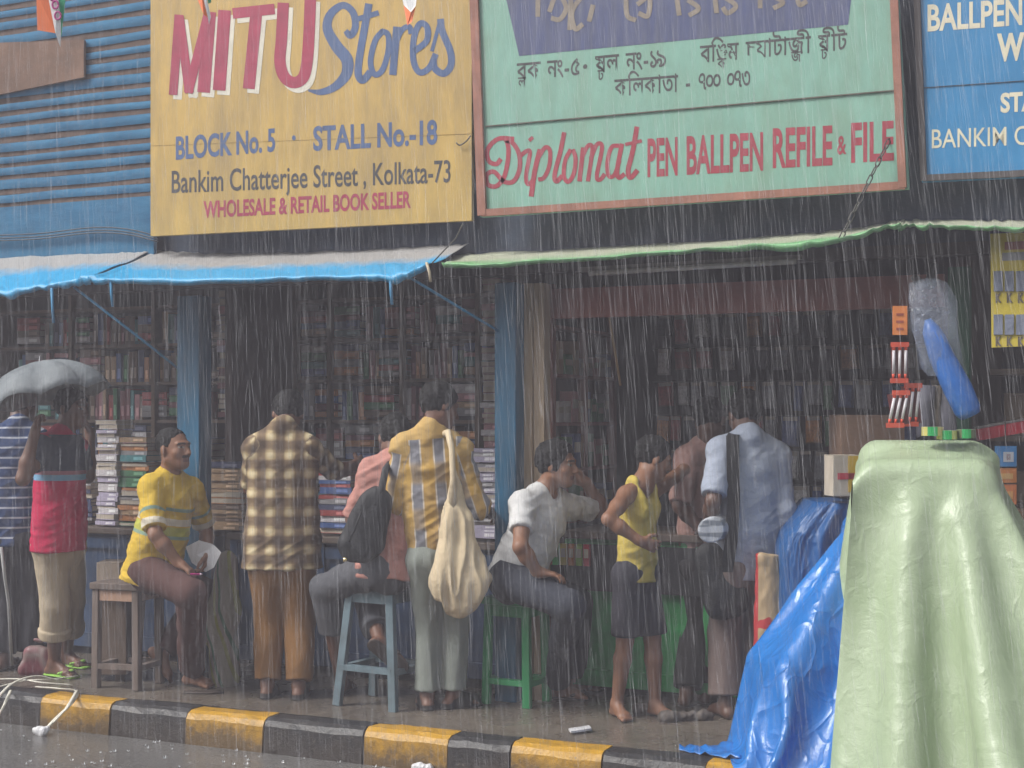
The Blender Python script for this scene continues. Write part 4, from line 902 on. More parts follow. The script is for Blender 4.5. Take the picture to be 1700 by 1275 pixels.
P3, Q3 = person('man in yellow striped shirt sitting on a wooden stool with a paper in his hand', 8.2, dict(head=(289, 746, -.03), neck=(281, 790, 0), shL=(250, 812, -.12), shR=(318, 815, .12), elL=(258, 888, '-'), elR=(342, 880, '+'), wrL=(296, 934, -.24), wrR=(346, 915, .02), hipL=(244, 948, -.07), hipR=(262, 948, .10), knL=(318, 985, '-'), knR=(345, 985, '+'), anL=('g', 318, 1138), anR=(268, 1085, '-'), toL=(.8, 0, -.6), toR=(.6, -.8, -.1), tache=1),
    look=(.88, .05, -.5), front=(1, 0, -.15), shirt_mat=yellow_shirt(), pants_mat=plain('trousers_maroon_brown', (.085, .042, .038)), skin=skinA, tw=(.165, .16, .19), flat=.75, hem=.07, sleeve=.85, pr=(.098, .078, .075), hair=(.005, .092, -.045), seed=31, shoes=None, wr_amp=.008,
    hands=dict(L=dict(d=(.8, -.5, -.2), pn=(-.3, -1, 0), th=(.4, .2, .8), curl=.75), R=dict(d=(-.1, -1, -.2), pn=(-1, 0, .1), th=(0, -.3, -1), curl=.7)))
P4, Q4 = person('man in brown plaid shirt and ochre trousers seen from behind at the book counter', 8.08, dict(head=(478, 688, .13), neck=(470, 712, .03), shL=(425, 745, .0), shR=(513, 747, .02), elL=(416, 812, '+'), elR=(560, 785, '+'), wrL=(440, 830, '+'), wrR=(592, 770, '+'), hipL=(444, 935, 0), hipR=(494, 935, 0), anL=('g', 444, 1158), anR=('g', 496, 1160)),
    look=(-.15, -.75, 1), front=(0, 0, 1), hup=(0, 1, .6), shirt_mat=brown_plaid(), pants_mat=plain('trousers_ochre', (.215, .108, .035)), skin=skinB, tw=(.195, .20, .232), flat=.6, hem=.03, sleeve=.9, pr=(.102, .084, .074), seed=41, shoes=shoe)
P5, Q5 = person('man in pink shirt with a black bag sitting on the grey blue stool', 7.72, dict(head=(655, 728, .16), neck=(655, 765, .06), shL=(618, 785, .04), shR=(688, 785, .06), elL=(586, 862, '+'), elR=(705, 850, '+'), wrL=(610, 880, '+'), wrR=(680, 870, '+'), hipL=(628, 945, -.02), hipR=(660, 945, .03), knL=(542, 975, '+'), knR=(610, 985, '+'), anL=('g', 566, 1152), anR=(632, 1070, '-'), toL=(.2, 0, 1), toR=(.7, -.6, .2)),
    look=(-.2, -.45, 1), front=(-.4, 0, 1), hup=(0, 1, .4), shirt_mat=plain('pink_cotton', (.47, .225, .19), bs=.4), pants_mat=plain('trousers_grey', (.085, .088, .10)), skin=skinB, tw=(.165, .16, .18), flat=.62, hem=.05, sleeve=.95, plen=dict(L=1.45, R=1.7), pr=(.098, .082, .078), seed=51, shoes=sandal, wr_amp=.009)
P6, Q6 = person('man in yellow and grey check shirt carrying a cream cloth bag', 7.66, dict(head=(731, 676, .04), neck=(716, 714, 0), shL=(672, 745, 0), shR=(762, 748, .03), elL=(656, 832, '+'), elR=(790, 838, '+'), wrL=(690, 862, '+'), wrR=(812, 850, '+'), hipL=(706, 930, 0), hipR=(752, 930, .03), anL=('g', 709, 1178), anR=('g', 752, 1176), toR=(.75, 0, .65), toL=(-.2, 0, 1)),
    look=(.85, -.35, .45), front=(.15, 0, 1), hup=(0, 1, .2), shirt_mat=yellow_check(), pants_mat=plain('trousers_grey_green', (.25, .275, .25)), skin=skinB, tw=(.175, .16, .165), flat=.62, hem=.03, sleeve=1.3, roll=1, pr=(.092, .072, .066), seed=61, shoes=shoe, wr_amp=.008, hair=(.016, .075, -.055))
P7, Q7 = person('young man in white v neck tee shirt sitting on the green stool', 7.72, dict(head=(926, 772, -.02), neck=(903, 815, 0), shL=(868, 838, -.13), shR=(945, 842, .16), elL=(864, 908, '-'), elR=(1004, 850, '+'), wrL=(893, 950, -.27), wrR=(972, 800, '-'), hipL=(842, 962, -.09), hipR=(862, 962, .09), knL=(945, 1005, '-'), knR=(960, 1000, '+'), anL=('g', 925, 1160), anR=('g', 950, 1150), toL=(1, 0, -.2), toR=(1, 0, .2)),
    look=(1, -.08, -.42), front=(.88, 0, -.4), hup=(.05, 1, 0), shirt_mat=plain('white_cotton', (.60, .60, .60), bs=.45), pants_mat=plain('jeans_black', (.032, .036, .05)), skin=skinA, tw=(.165, .155, .165), flat=.8, hem=.02, sleeve=.62, collar=False, vneck=.07, pr=(.098, .078, .068), seed=71, shoes=sandal, hair=(.019, .075, -.075), wr_amp=.007,
    hands=dict(L=dict(d=(1, -.12, -.1), pn=(0, -1, 0), th=(.2, 0, 1), curl=.35), R=dict(d=(-.9, .3, -.2), pn=(-.2, -.3, -1), th=(0, 1, 0), curl=1.1)))
P8, Q8 = person('barefoot boy in yellow vest and dark shorts with a hand on his belly', 7.5, dict(head=(1086, 762, .06), neck=(1066, 798, 0), shL=(1040, 822, -.08), shR=(1080, 818, .12), elL=(1010, 862, '-'), elR=(1122, 790, '+'), wrL=(1062, 898, -.26), wrR=(1158, 765, '+'), hipL=(1043, 955, -.04), hipR=(1070, 955, .05), anL=('g', 1024, 1190), anR=('g', 1088, 1188), toL=(.3, 0, -.9), toR=(.5, 0, -.8), bulge=.015),
    look=(.9, -.35, .2), front=(.75, 0, -.5), k=.86, headk=1.05, shirt_mat=plain('yellow_vest', (.52, .40, .085), bs=.35), pants_mat=plain('shorts_dark', (.035, .034, .045)), skin=skinA, tw=(.116, .115, .138), flat=.74, hem=.03, tank=True, collar=False, plen=.92, pr=(.092, .088, .09), seed=81,
    hands=dict(L=dict(d=(.9, -.35, .3), pn=(.2, 0, 1), th=(.3, 1, 0), curl=.35)))
P9, Q9 = person('man in dusty pink shirt bending over the pen counter', 7.95, dict(head=(1180, 700, .0), neck=(1172, 738, 0), shL=(1142, 760, -.03), shR=(1196, 762, .1), elL=(1128, 840, '-'), elR=(1205, 842, '+'), wrL=(1165, 880, '-'), wrR=(1180, 868, '-'), hipL=(1150, 940, 0), hipR=(1185, 940, .08), anL=('g', 1140, 1172), anR=('g', 1175, 1168)),
    look=(.5, -.45, .8), front=(.5, 0, .8), hup=(0, 1, .3), shirt_mat=plain('dusty_pink', (.40, .235, .205)), pants_mat=plain('trousers_dark', (.03, .028, .03)), skin=skinC, tw=(.16, .155, .165), sleeve=.95, hem=.06, seed=91, shoes=sandal)
P10, Q10 = person('man in pale blue shirt with a black shoulder strap seen from behind', 7.5, dict(head=(1236, 690, .06), neck=(1243, 722, 0), shL=(1197, 748, -.03), shR=(1290, 758, .05), elL=(1184, 832, '-'), elR=(1302, 850, '+'), wrL=(1176, 872, '+'), wrR=(1298, 905, '+'), hipL=(1218, 945, 0), hipR=(1268, 948, .04), anL=('g', 1205, 1192), anR=('g', 1246, 1186), toL=(-.3, 0, 1), toR=(.1, 0, 1)),
    look=(-.25, -.4, 1), front=(-.15, 0, 1), hup=(0, 1, .25), shirt_mat=plain('pale_blue_cotton', (.33, .37, .46), bs=.4), pants_mat=plain('trousers_taupe', (.165, .125, .115)), skin=skinC, tw=(.185, .175, .185), flat=.6, hem=.04, sleeve=dict(L=.88, R=1.15), roll=1, pr=(.1, .088, .094), plen=1.88, seed=101, wr_amp=.005)
# ------------------------------------------------------------------ what they hold and carry
def blob(name, build, mat, label, cat, h=.007, amp=.004, fr=18, parent=None, seed=3, ridge=0, rf=(14, 14, 3.2)):
    S = Sdf(h); build(S); V, F = S.surface(); n = vnormals(V, F); V = V + n * (amp * fbm(V * np.array((fr, fr, fr * .6)), seed))[:, None]
    if ridge: V = V + n * (ridge * (1 - 2 * np.abs(vnoise(V * np.array(rf), seed + 2))))[:, None]
    o = np_mesh(name, V, F, mat, parent)
    return o if parent is not None else tag(o, label, cat)
# umbrella
hd = Q2['wrL'] + np.array((0, 0, .05)); uc = np.array(P(70, 655, depth(hd) + .02)); ax = nz(C3(-.22, 1, .05)); apex = np.array(P(68, 600, depth(hd) + .02))
U = thing('umbrella', Vector(hd), 'old grey umbrella held over the man in the red polo', 'umbrella')
ub = np.linalg.qr(np.stack([ax, C3(1, 0, 0), C3(0, 0, 1)], 1))[0]; e1, e2 = ub[:, 1], ub[:, 2]
if e1.dot(C3(1, 0, 0)) < 0: e1 = -e1
def umat():
    m, nt, b = newmat('umbrella_cloth'); f = noise(nt, 3, 6, .7); L(nt, ramp(nt, f, [(.34, (.07, .08, .088)), (.46, (.15, .17, .185)), (.7, (.21, .23, .245))]), b.inputs['Base Color']); b.inputs['Roughness'].default_value = .75; bump(nt, b, noise(nt, 12, 4, .6), .4, .02); return m
rows = []; NR = 48
for i in range(9):
    s_ = i / 8; r = .37 * math.sin(s_ * 1.25) / math.sin(1.25); hgt = .20 * (math.cos(s_ * 1.25) - math.cos(1.25)) / (1 - math.cos(1.25)); row = []
    for j in range(NR):
        a = 2 * math.pi * j / NR + .2; w = abs(math.cos(4 * (2 * math.pi * j / NR))) ; sc = 1 - .10 * s_ * (1 - w); row.append(apex - ax * (.20 - hgt + .03 * s_ * (w - 1) * -1) + (e1 * math.cos(a) + e2 * math.sin(a)) * r * sc)
    rows.append(row)
mb = MB(); mb.grid(rows, closed=True); o = mb.build('canopy', umat(), U); md = o.modifiers.new('thickness', 'SOLIDIFY'); md.thickness = .002
mb = MB()
for k in range(8):
    a = 2 * math.pi * k / 8 + .2; d = e1 * math.cos(a) + e2 * math.sin(a); mb.tube([apex - ax * (.204 - .20 * (math.cos(s_ * 1.25) - math.cos(1.25)) / (1 - math.cos(1.25))) + d * .366 * math.sin(s_ * 1.25) / math.sin(1.25) for s_ in (.05, .3, .6, 1)], .003, 4)
mb.build('rib', M('steel', (.4, .4, .42), .35, metal=1), U)
mb = MB(); sh_b = np.array(P(68, 738, depth(hd) - .03)); mb.tube([apex + ax * .03, hd + nz(apex - hd) * .03, hd], .005, 6); mb.build('shaft', M('steel'), U)
mb = MB(); mb.tube([hd + nz(hd - apex) * -.02, hd + nz(hd - apex) * .09], .009, 8); mb.build('handle', M('handle_cream', (.55, .52, .48), .4), U)
# pen, paper
a = Q3['wrL'] + nz(C3(.8, -.5, -.2)) * .09 * 1; mb = MB(); pc = Vector(a) - Vector(C3(0, .012, .028)); mb.tube([pc - Rv * .085, pc - Rv * .06, pc + Rv * .055], [.005, .006, .006], 8); mb.tube([pc + Rv * .055, pc + Rv * .068], [.006, .004], 8, 1)
tag(mb.build('pen', [M('pen_magenta', (.6, .03, .25), .35), M('pen_tip', (.5, .4, .5), .3)]), 'magenta pen in the hand resting on the knee', 'pen')
h3 = Q3['wrR'] + nz(C3(-.1, -1, -.2)) * .09; mb = MB(); pcs = [(308, 908), (330, 897), (352, 903), (364, 915), (352, 940), (338, 948), (318, 934)]
zz = depth(h3) - .02
f0 = [P(u, v, zz + (.03 if i in (0, 6) else 0) - (.02 if i in (3, 4) else 0)) for i, (u, v) in enumerate(pcs)]; mb.prism(f0, -Fv, .004); mb.face([p - Fv * .004 + Rv * .012 - Uv * .006 for p in f0])
tag(mb.build('folded_paper', M('paper_white', (.66, .66, .68), .8, .08)), 'folded white paper held by the seated man in yellow', 'paper')
# cream cloth bag
zc_b = 7.50
def bagb(S):
    S.cone(P(752, 780, zc_b + .05), P(758, 870, zc_b), .012, .055, .04, flat=(np.array(Fv), .6)); S.cone(P(757, 870, zc_b), P(763, 965, zc_b - .01), .075, .13, .06, flat=(np.array(Fv), .5)); S.cone(P(740, 965, zc_b - .01), P(757, 1003, zc_b - .01), .07, .055, .05, flat=(np.array(Fv), .7))
    S.cone(P(780, 965, zc_b - .01), P(773, 1000, zc_b - .01), .07, .055, .05, flat=(np.array(Fv), .7)); S.cone(P(790, 935, zc_b), P(806, 958, zc_b), .04, .018, .03)
cream = plain('cream_canvas', (.60, .49, .33), bs=.5)
Bg = thing('cloth_bag', P(765, 1020, zc_b), 'cream cloth shoulder bag hanging from the man in the check shirt', 'bag')
blob('pouch', bagb, cream, '', '', .0068, .008, 9, Bg, 5, .016, (22, 22, 3.0))
mb = MB(); mb.tube([P(u, v, z) for u, v, z in ((735, 722, 7.66), (744, 718, 7.55), (750, 745, 7.50), (752, 790, 7.49), (752, 850, 7.49))], [.02, .02, .018, .018, .03], 10, flat=(Rv, .9)); mb.build('strap', cream, Bg)
# black bag of the pink man
zb = 7.58
def blk(S):
    S.cone(P(615, 838, zb), P(590, 905, zb), .075, .085, .03, flat=(np.array(Fv), .5)); S.cone(P(632, 830, zb), P(616, 900, zb), .06, .08, .05, flat=(np.array(Fv), .5)); S.cone(P(576, 900, zb - .02), P(600, 918, zb - .02), .035, .04, .03)
blackc = plain('black_nylon', (.022, .023, .026), .55, bs=.5)
Bk = thing('shoulder_bag', P(600, 930, zb), 'black shoulder bag hanging against the pink shirt', 'bag'); blob('pouch', blk, blackc, '', '', .007, .008, 9, Bk, 8, .006)
mb = MB(); mb.tube([P(u, v, z) for u, v, z in ((650, 768, 7.72), (640, 780, 7.6), (634, 810, 7.58), (624, 840, 7.56))], .022, 8, flat=(Rv, .9)); mb.tube([P(u, v, zb - .075) for u, v in ((600, 850), (580, 900))], .006, 5); mb.build('strap', blackc, Bk)
mb = MB(); mb.tube([P(573, 926, zb - .05), P(573, 932, zb - .052)], .012, 8); mb.build('buckle', M('brass', (.75, .62, .3), .25, metal=1), Bk)
# black strap and bag of the blue shirt man
Bs = thing('shoulder_bag', P(1200, 990, 7.5), 'black bag on a broad strap worn by the man in pale blue', 'bag')
mb = MB(); 
sp_ = [P(u, v, z) for u, v, z in ((1222, 716, 7.50), (1216, 724, 7.40), (1217, 760, 7.365), (1218, 830, 7.355), (1214, 900, 7.36), (1206, 950, 7.37))]
mb.grid([[p - Rv * .032, p + Rv * .032] for p in sp_]); mb.grid([[p - Rv * .032 + Fv * .006, p + Rv * .032 + Fv * .006] for p in sp_]); mb.build('strap', plain('black_webbing', (.018, .019, .022), .7), Bs)
def bsb(S): S.cone(P(1178, 925, 7.45), P(1196, 1005, 7.45), .07, .08, .04, flat=(np.array(Fv), .5)); S.cone(P(1210, 930, 7.45), P(1222, 1000, 7.45), .06, .065, .04, flat=(np.array(Fv), .5))
blob('pouch', bsb, blackc, '', '', .007, .007, 9, Bs, 9, .005)
def rollb(S):
    S.cone(P(1180, 880, 7.30), P(1205, 872, 7.52), .066, .06, .01, clip=[(np.array(P(1180, 880, 7.285)), -np.array(Fv))])
def rollm():
    m, nt, b = newmat('rolled_cloth'); n = noise(nt, 4, 3, .5, stretch=(1, 1, 9)); L(nt, ramp(nt, n, [(.42, (.16, .18, .21)), (.5, (.42, .44, .48))]), b.inputs['Base Color']); return m
blob('rolled_cloth', rollb, rollm(), 'rolled white cloth tucked under the arm of the man in pale blue', 'cloth', .006, .002, 30)
# ------------------------------------------------------------------ stools
def stool(u, v, h, w, splay, mat, label, yaw=0, str_h=.2, leg=.05, seat_t=.04, apron=.06, mat2=None, brace=0):
    g = onZ(u, v); o = thing('stool', g, label, 'stool'); R = Matrix.Rotation(yaw, 3, 'Z')
    def T(x, y, z): return g + R @ Vector((x, y, z))
    mb = MB(); mb.box(T(0, 0, h - seat_t / 2), (w, w * .9, seat_t), R); mb.build('seat', mat, o, bevel=.006)
    t = w / 2 - leg * .7; bq = t + splay
    for sx in (-1, 1):
        for sy in (-1, 1): mb = MB(); mb.bar(T(sx * bq, sy * bq * .9, 0), T(sx * t, sy * t * .9, h - seat_t - .002), leg * .9, leg * .8, up=(0, 1, 0)); mb.build('leg', mat, o, bevel=.004)
    mb = MB()
    for sy in (-1, 1): mb.box(T(0, sy * (t + .004) * .9, h - seat_t - apron / 2 - .003), (2 * t - leg * .4, .02, apron), R)
    for sx in (-1, 1): mb.box(T(sx * (t + .004), 0, h - seat_t - apron / 2 - .003), (.02, 2 * t * .9 - leg * .4, apron), R)
    mb.build('apron', mat2 or mat, o)
    f = 1 - str_h / h; x = t + (bq - t) * f
    for sy in (-1, 1): mb = MB(); mb.bar(T(-x, sy * x * .9, str_h), T(x, sy * x * .9, str_h), .03, .04, up=(0, 1, 0)); mb.build('stretcher', mat, o)
    for sx in (-1, 1): mb = MB(); mb.bar(T(sx * x, -x * .9, str_h * .97), T(sx * x, x * .9, str_h * .97), .03, .04, up=(1, 0, 0)); mb.build('stretcher', mat, o)
    if brace: mb = MB(); mb.bar(T(t, -bq * .5, h - seat_t - .06), T(.0, bq * .7, str_h), .035, .03, up=(0, 1, 0)); mb.build('brace', mat, o)
    return o
ws = M('weathered_wood', (.13, .10, .085), .75, .35, 4, .4, stretch=(6, 6, .7))
stool(213, 1138, .61, .33, .005, ws, 'weathered wooden stool under the man in yellow', yaw=.12, str_h=.13, brace=1, mat2=M('pale_plank', (.36, .22, .15), .7, .3, 4))
stool(636, 1168, .665, .33, .055, M('greyblue_paint', (.115, .17, .20), .55, .3, 6, .3, dirt=(.08, .09, .09)), 'grey blue painted stool under the man in the pink shirt', yaw=-.1, str_h=.21)
stool(858, 1166, .585, .30, .012, M('green_paint', (.015, .27, .085), .45, .25, 5, .25, dirt=(.02, .12, .05)), 'bright green painted stool under the man in the white tee shirt', yaw=-.08, str_h=.13)
# ------------------------------------------------------------------ tarpaulins over goods
def drape(rows, folds, mat, name, label, NT=240, MR=170, sq=2.5, seed=1, rough=.006, groups=None):
    R_ = np.array(spline([tuple(r) for r in rows], max(2, MR // (len(rows) - 1)))); V = []; at = []; th = np.linspace(0, 2 * math.pi, NT, endpoint=False); c_, s_ = np.cos(th), np.sin(th)
    sx = np.sign(c_) * np.abs(c_) ** (2 / sq); sy = np.sign(s_) * np.abs(s_) ** (2 / sq); n = len(R_)
    for i, (v, ul, ur, dep, zc) in enumerate(R_):
        t = i / (n - 1); cen = np.array(P((ul + ur) / 2, v, zc)); hw = (ur - ul) / 2 * zc / FPX
        disp = np.zeros(NT)
        for f in folds:
            (t0, f0), (t1, f1), w, a = f[:4]
            if t < t0 - .03 or t > t1 + .03: continue
            q = (t - t0) / (t1 - t0); q = min(max(q, 0), 1); fc = f0 + (f1 - f0) * q ** (f[4] if len(f) > 4 else 1); w_ = w * (1 + 1.2 * q); d = (sx - fc) * hw
            e = math.sin(math.pi * min(1, q * 1.25 + .02)) ** .6 if q < .8 else 1; pr = np.exp(-np.abs(d / w_) ** 1.3) - .55 * np.exp(-((d - 1.9 * w_ * (1 if fc > 0 else -1)) / (w_ * 1.1)) ** 2)
            disp += a * e * pr * (s_ < .15)
        p = cen + np.outer(sx * hw, np.array(Rv)) + np.outer(sy * dep, np.array(Fv))
        q3 = np.stack([c_ * 2.2, s_ * 2.2, np.full(NT, t * 4)], 1)
        disp = disp + rough * fbm(q3 * 2.5, seed) * min(1, t * 6) + rough * .8 * (1 - 2 * np.abs(vnoise(q3 * np.array((4, 4, 1.1)) + t * 1.5, seed + 3))) * min(1, t * 5)
        nr = np.outer(sx * hw, np.array(Rv)) / (hw ** 2 + 1e-4) * .3 + np.outer(s_, np.array(Fv)); nr /= np.linalg.norm(nr, axis=1)[:, None] + 1e-6
        p = p + nr * disp[:, None]; p[:, 2] = np.maximum(p[:, 2], .004 + .012 * (1 + vnoise(q3 * 3, seed + 9))); V.append(p); at.append(np.stack([th, np.full(NT, t), np.zeros(NT)], 1))
    V = np.concatenate(V); F = np.array([(i * NT + j, i * NT + (j + 1) % NT, (i + 1) * NT + (j + 1) % NT, (i + 1) * NT + j) for i in range(n - 1) for j in range(NT)])
    return tag(np_mesh(name, V, F[:, ::-1], mat, None, None, np.concatenate(at)), label, 'tarpaulin')
def tarp_mat(name, col, col2, rough, fine, fs, crease, cs, spec=.5):
    m, nt, b = newmat(name); geo = node(nt, 'ShaderNodeNewGeometry'); p = geo.outputs['Position']
    f = noise(nt, 4, 6, .7, vec=p); L(nt, mixc(nt, ramp(nt, f, [(.3, 0), (.7, 1)]), col, col2), b.inputs['Base Color']); b.inputs['Roughness'].default_value = rough; b.inputs['Specular IOR Level'].default_value = spec
    w = node(nt, 'ShaderNodeTexNoise'); w.inputs['Scale'].default_value = 3.0; L(nt, p, w.inputs[0]); va = node(nt, 'ShaderNodeVectorMath'); va.operation = 'MULTIPLY_ADD'; L(nt, w.outputs['Color'], va.inputs[0]); va.inputs[1].default_value = (.5, .5, .5); L(nt, p, va.inputs[2])
    mp = node(nt, 'ShaderNodeMapping'); mp.inputs['Scale'].default_value = (1, 1, .55); L(nt, va.outputs[0], mp.inputs[0])
    vo = node(nt, 'ShaderNodeTexVoronoi'); vo.feature = 'DISTANCE_TO_EDGE'; vo.inputs['Scale'].default_value = cs; L(nt, mp.outputs[0], vo.inputs['Vector'])
    e = ramp(nt, vo.outputs['Distance'], [(0, 1), (.12, .35), (.4, 0)])
    h = math1(nt, 'ADD', math1(nt, 'MULTIPLY', e, crease), math1(nt, 'MULTIPLY', noise(nt, fs, 6, .7, vec=va.outputs[0]), fine)); bump(nt, b, h, 1.0, .03); MATS[name] = m; return m
gm = tarp_mat('pale_green_tarp', (.30, .385, .235), (.37, .45, .305), .32, .20, 9, .06, 6)
bm_ = tarp_mat('glossy_blue_tarp', (.010, .13, .43), (.018, .18, .54), .27, .16, 8, .16, 7, .6)
def cloth_drape(name, label, mat, cen, size, res, solids, steps, yaw=YAW, z0=1.9, weight=None, seed=1, cut=None, slack=1.0, lean=None):
    """a sheet let fall over the solids under it until it hangs still"""
    nx, ny = res; r = np.random.default_rng(seed); ca, sa = math.cos(yaw), math.sin(yaw)
    gx, gy = np.meshgrid(np.linspace(-size[0] / 2, size[0] / 2, nx), np.linspace(-size[1] / 2, size[1] / 2, ny), indexing='ij')
    X = np.stack([cen[0] + gx * ca - gy * sa, cen[1] + gx * sa + gy * ca, np.full_like(gx, z0) + .004 * r.standard_normal(gx.shape)], -1); Vv = np.zeros_like(X)
    Mk = np.ones(gx.shape, bool) if cut is None else ~cut(gx, gy)
    hx, hy = slack * size[0] / (nx - 1), size[1] / (ny - 1); hd = math.hypot(hx, hy)
    cons = []
    for (di, dj, L0, k) in ((1, 0, hx, 1), (0, 1, hy, 1), (1, 1, hd, .6), (1, -1, hd, .6), (2, 0, 2 * hx, .25), (0, 2, 2 * hy, .25)):
        for ph in (0, 1):
            st = 2 * max(di, abs(dj)) if max(di, abs(dj)) == 2 else 2
            for off in ((ph,) if max(di, abs(dj)) == 1 else (2 * ph, 2 * ph + 1)):
                if di:
                    I = np.arange(off, nx - di, st); J = np.arange(1 if dj < 0 else 0, ny - (1 if dj > 0 else 0))
                else:
                    I = np.arange(nx); J = np.arange(off, ny - dj, st)
                if len(I) and len(J): 
                    A = np.ix_(I, J); B_ = np.ix_(I + di, J + dj); cons.append((A, B_, L0, k * (Mk[A] & Mk[B_])[..., None]))
    def coll(p):
        d = np.full(p.shape[0], 9.)
        for (c, hb, rad, y_, tap) in solids:
            q = p - np.array(c); cx, sx_ = math.cos(y_), math.sin(y_); q = np.stack([q[:, 0] * cx + q[:, 1] * sx_, -q[:, 0] * sx_ + q[:, 1] * cx, q[:, 2]], 1)
            t = np.clip(.5 - q[:, 2] / (2 * hb[2]), 0, 1.0); e = np.abs(q - np.stack([tap[0] * t, tap[1] * t, 0 * t], 1)) - (np.array(hb) - rad + np.stack([tap[2] * t, tap[3] * t, 0 * t], 1))
            d = np.minimum(d, np.linalg.norm(np.maximum(e, 0), axis=1) + np.minimum(e.max(1), 0) - rad)
        return d
    dt = .011
    for s_ in range(steps):
        Vv[..., 2] -= 3.0 * dt; Vv *= .955; X0 = X.copy(); X = X + Vv * dt
        for it in range(6):
            for A, B_, L0, k in cons:
                pa, pb = X[A], X[B_]; dd = pb - pa; l = np.sqrt((dd * dd).sum(-1, keepdims=True)) + 1e-9; cr = dd * ((l - L0) / l * (.5 * k)); X[A] = pa + cr; X[B_] = pb - cr
        p = X.reshape(-1, 3); d = coll(p) - .012; hit = d < 0
        if hit.any():
            ph = p[hit]; g = np.stack([coll(ph + np.array(e_)) for e_ in ((.002, 0, 0), (0, .002, 0), (0, 0, .002))], 1) - (d[hit] + .012)[:, None]; g /= np.linalg.norm(g, axis=1)[:, None] + 1e-9
            p[hit] = ph - g * d[hit][:, None]; mv = p[hit] - X0.reshape(-1, 3)[hit]; tn = mv - g * (mv * g).sum(1, keepdims=True); p[hit] -= tn * .8
        gz = np.where(p[:, 1] > 6.29, .008, -.16); fl = p[:, 2] < gz; mv = p[fl] - X0.reshape(-1, 3)[fl]; p[fl, :2] -= mv[:, :2] * .6; p[fl, 2] = gz[fl]
        X = p.reshape(X.shape); Vv = (X - X0) / dt
    if lean is not None:          # this side is tucked in against the neighbouring goods
        e = (X - np.array(lean[0])) @ lean[1]; e2 = np.where(e < .06, .06 + (np.minimum(e, .06) - .06) * .3, e); X = X + lean[1] * (e2 - e)[..., None]
    F = np.array([(i * ny + j, (i + 1) * ny + j, (i + 1) * ny + j + 1, i * ny + j + 1) for i in range(nx - 1) for j in range(ny - 1) if Mk[i:i + 2, j:j + 2].all()])
    us = np.unique(F); rm = -np.ones(nx * ny, int); rm[us] = np.arange(len(us)); F = rm[F]; X = X.reshape(-1, 3)[us]
    o = np_mesh(name, X.reshape(-1, 3), F, mat, None); sb = o.modifiers.new('smooth', 'SUBSURF'); sb.levels = sb.render_levels = 1
    return tag(o, label, 'tarpaulin')
gc = P(1540, 760, 6.52); gY = YAW - .30
def rib(u, lean, fwd, w=.022):
    c = P(u, 760, 6.25); return ((c.x, c.y, .67), (w, w, .67), .02, gY, (lean, -fwd, .015, .015))
cloth_drape('tarpaulin', 'pale green tarpaulin draped over a tall display stand at the kerb', gm, (gc.x, gc.y), (3.45, 3.3), (110, 100),
    [((gc.x - .13 * math.sin(gY), gc.y + .13 * math.cos(gY), .72), (.30, .10, .725), .05, gY, (0, 0, 0, 0)), ((gc.x, gc.y, .685), (.285, .25, .685), .05, gY, (.03, -.02, .05, .05)), rib(1474, .30, .10, .008), rib(1515, .15, .09, .008), rib(1560, .33, .38, .008), rib(1612, .40, .25, .008)], 290, yaw=gY, z0=1.48, seed=3, slack=1.15, lean=(P(1410, 790, 6.2), nz(C3(1, -.09, 0))), cut=lambda x, y: ((x < -.36) & (y > .29)) | ((x < -.375) & (y < -.31)) | (x < -1.2))
bc = P(1462, 830, 6.86); b2 = P(1354, 1075, 6.74); b3 = P(1404, 960, 6.82)
cloth_drape('tarpaulin', 'glossy blue tarpaulin heaped beside the pale green covered stand', bm_, (bc.x - .10, bc.y - .05), (2.5, 2.5), (92, 92),
    [((bc.x, bc.y, .57), (.13, .16, .57), .04, YAW + .2, (0, 0, .02, .05)), ((b3.x, b3.y, .36), (.18, .19, .36), .04, YAW - .2, (0, 0, .03, .03)), ((b2.x, b2.y, .23), (.25, .22, .23), .03, YAW + .2, (-.02, 0, .05, .05))], 290, yaw=YAW + .2, z0=1.18, seed=8, cut=lambda x, y: (x < -.55) & (y > .2))
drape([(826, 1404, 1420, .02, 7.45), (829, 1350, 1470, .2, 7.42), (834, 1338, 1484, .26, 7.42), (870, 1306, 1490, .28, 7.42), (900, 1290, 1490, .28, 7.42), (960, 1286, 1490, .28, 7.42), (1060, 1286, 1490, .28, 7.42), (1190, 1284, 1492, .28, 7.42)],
      [((.2, -.5), (1, -.4), .02, .03), ((.2, -.1), (1, -.0), .02, .02)], tarp_mat('blue_tarp_shaded', (.008, .065, .21), (.012, .09, .27), .4, .12, 8, .1, 7, .4), 'tarpaulin', 'blue tarpaulin coloured darker for shade over the goods behind the man in pale blue', seed=22, rough=.006, sq=6)  # a blue tarp like the others; its shade is put into the colour
# flap lying on the kerb
rows = []
for j in range(9):
    r = []
    for i in range(25):
        u = 1128 + (1230 - 1128) * i / 24; v0 = 1238; p = onZ(u, v0 + 3 + 26 * j / 8 * (.35 + .65 * i / 24)); p.z = .012 + .010 * vnoise(np.array((i * .5, j * .6, 2))) + .02 * max(0, vnoise(np.array((i * .3, j * .4, 7)))); r.append(p)
    rows.append(r)
mb = MB(); mb.grid(rows); o = mb.build('tarpaulin_flap', bm_); o.modifiers.new('thickness', 'SOLIDIFY').thickness = .003; tag(o, 'blue tarpaulin corner lying flat on the pavement edge', 'tarpaulin')
def knotb(S):
    S.cone(P(1664, 872, 6.17), P(1668, 884, 6.16), .020, .028, .012); S.cone(P(1668, 884, 6.16), P(1678, 892, 6.15), .024, .014, .012); S.cone(P(1666, 886, 6.16), P(1660, 898, 6.15), .018, .024, .012)
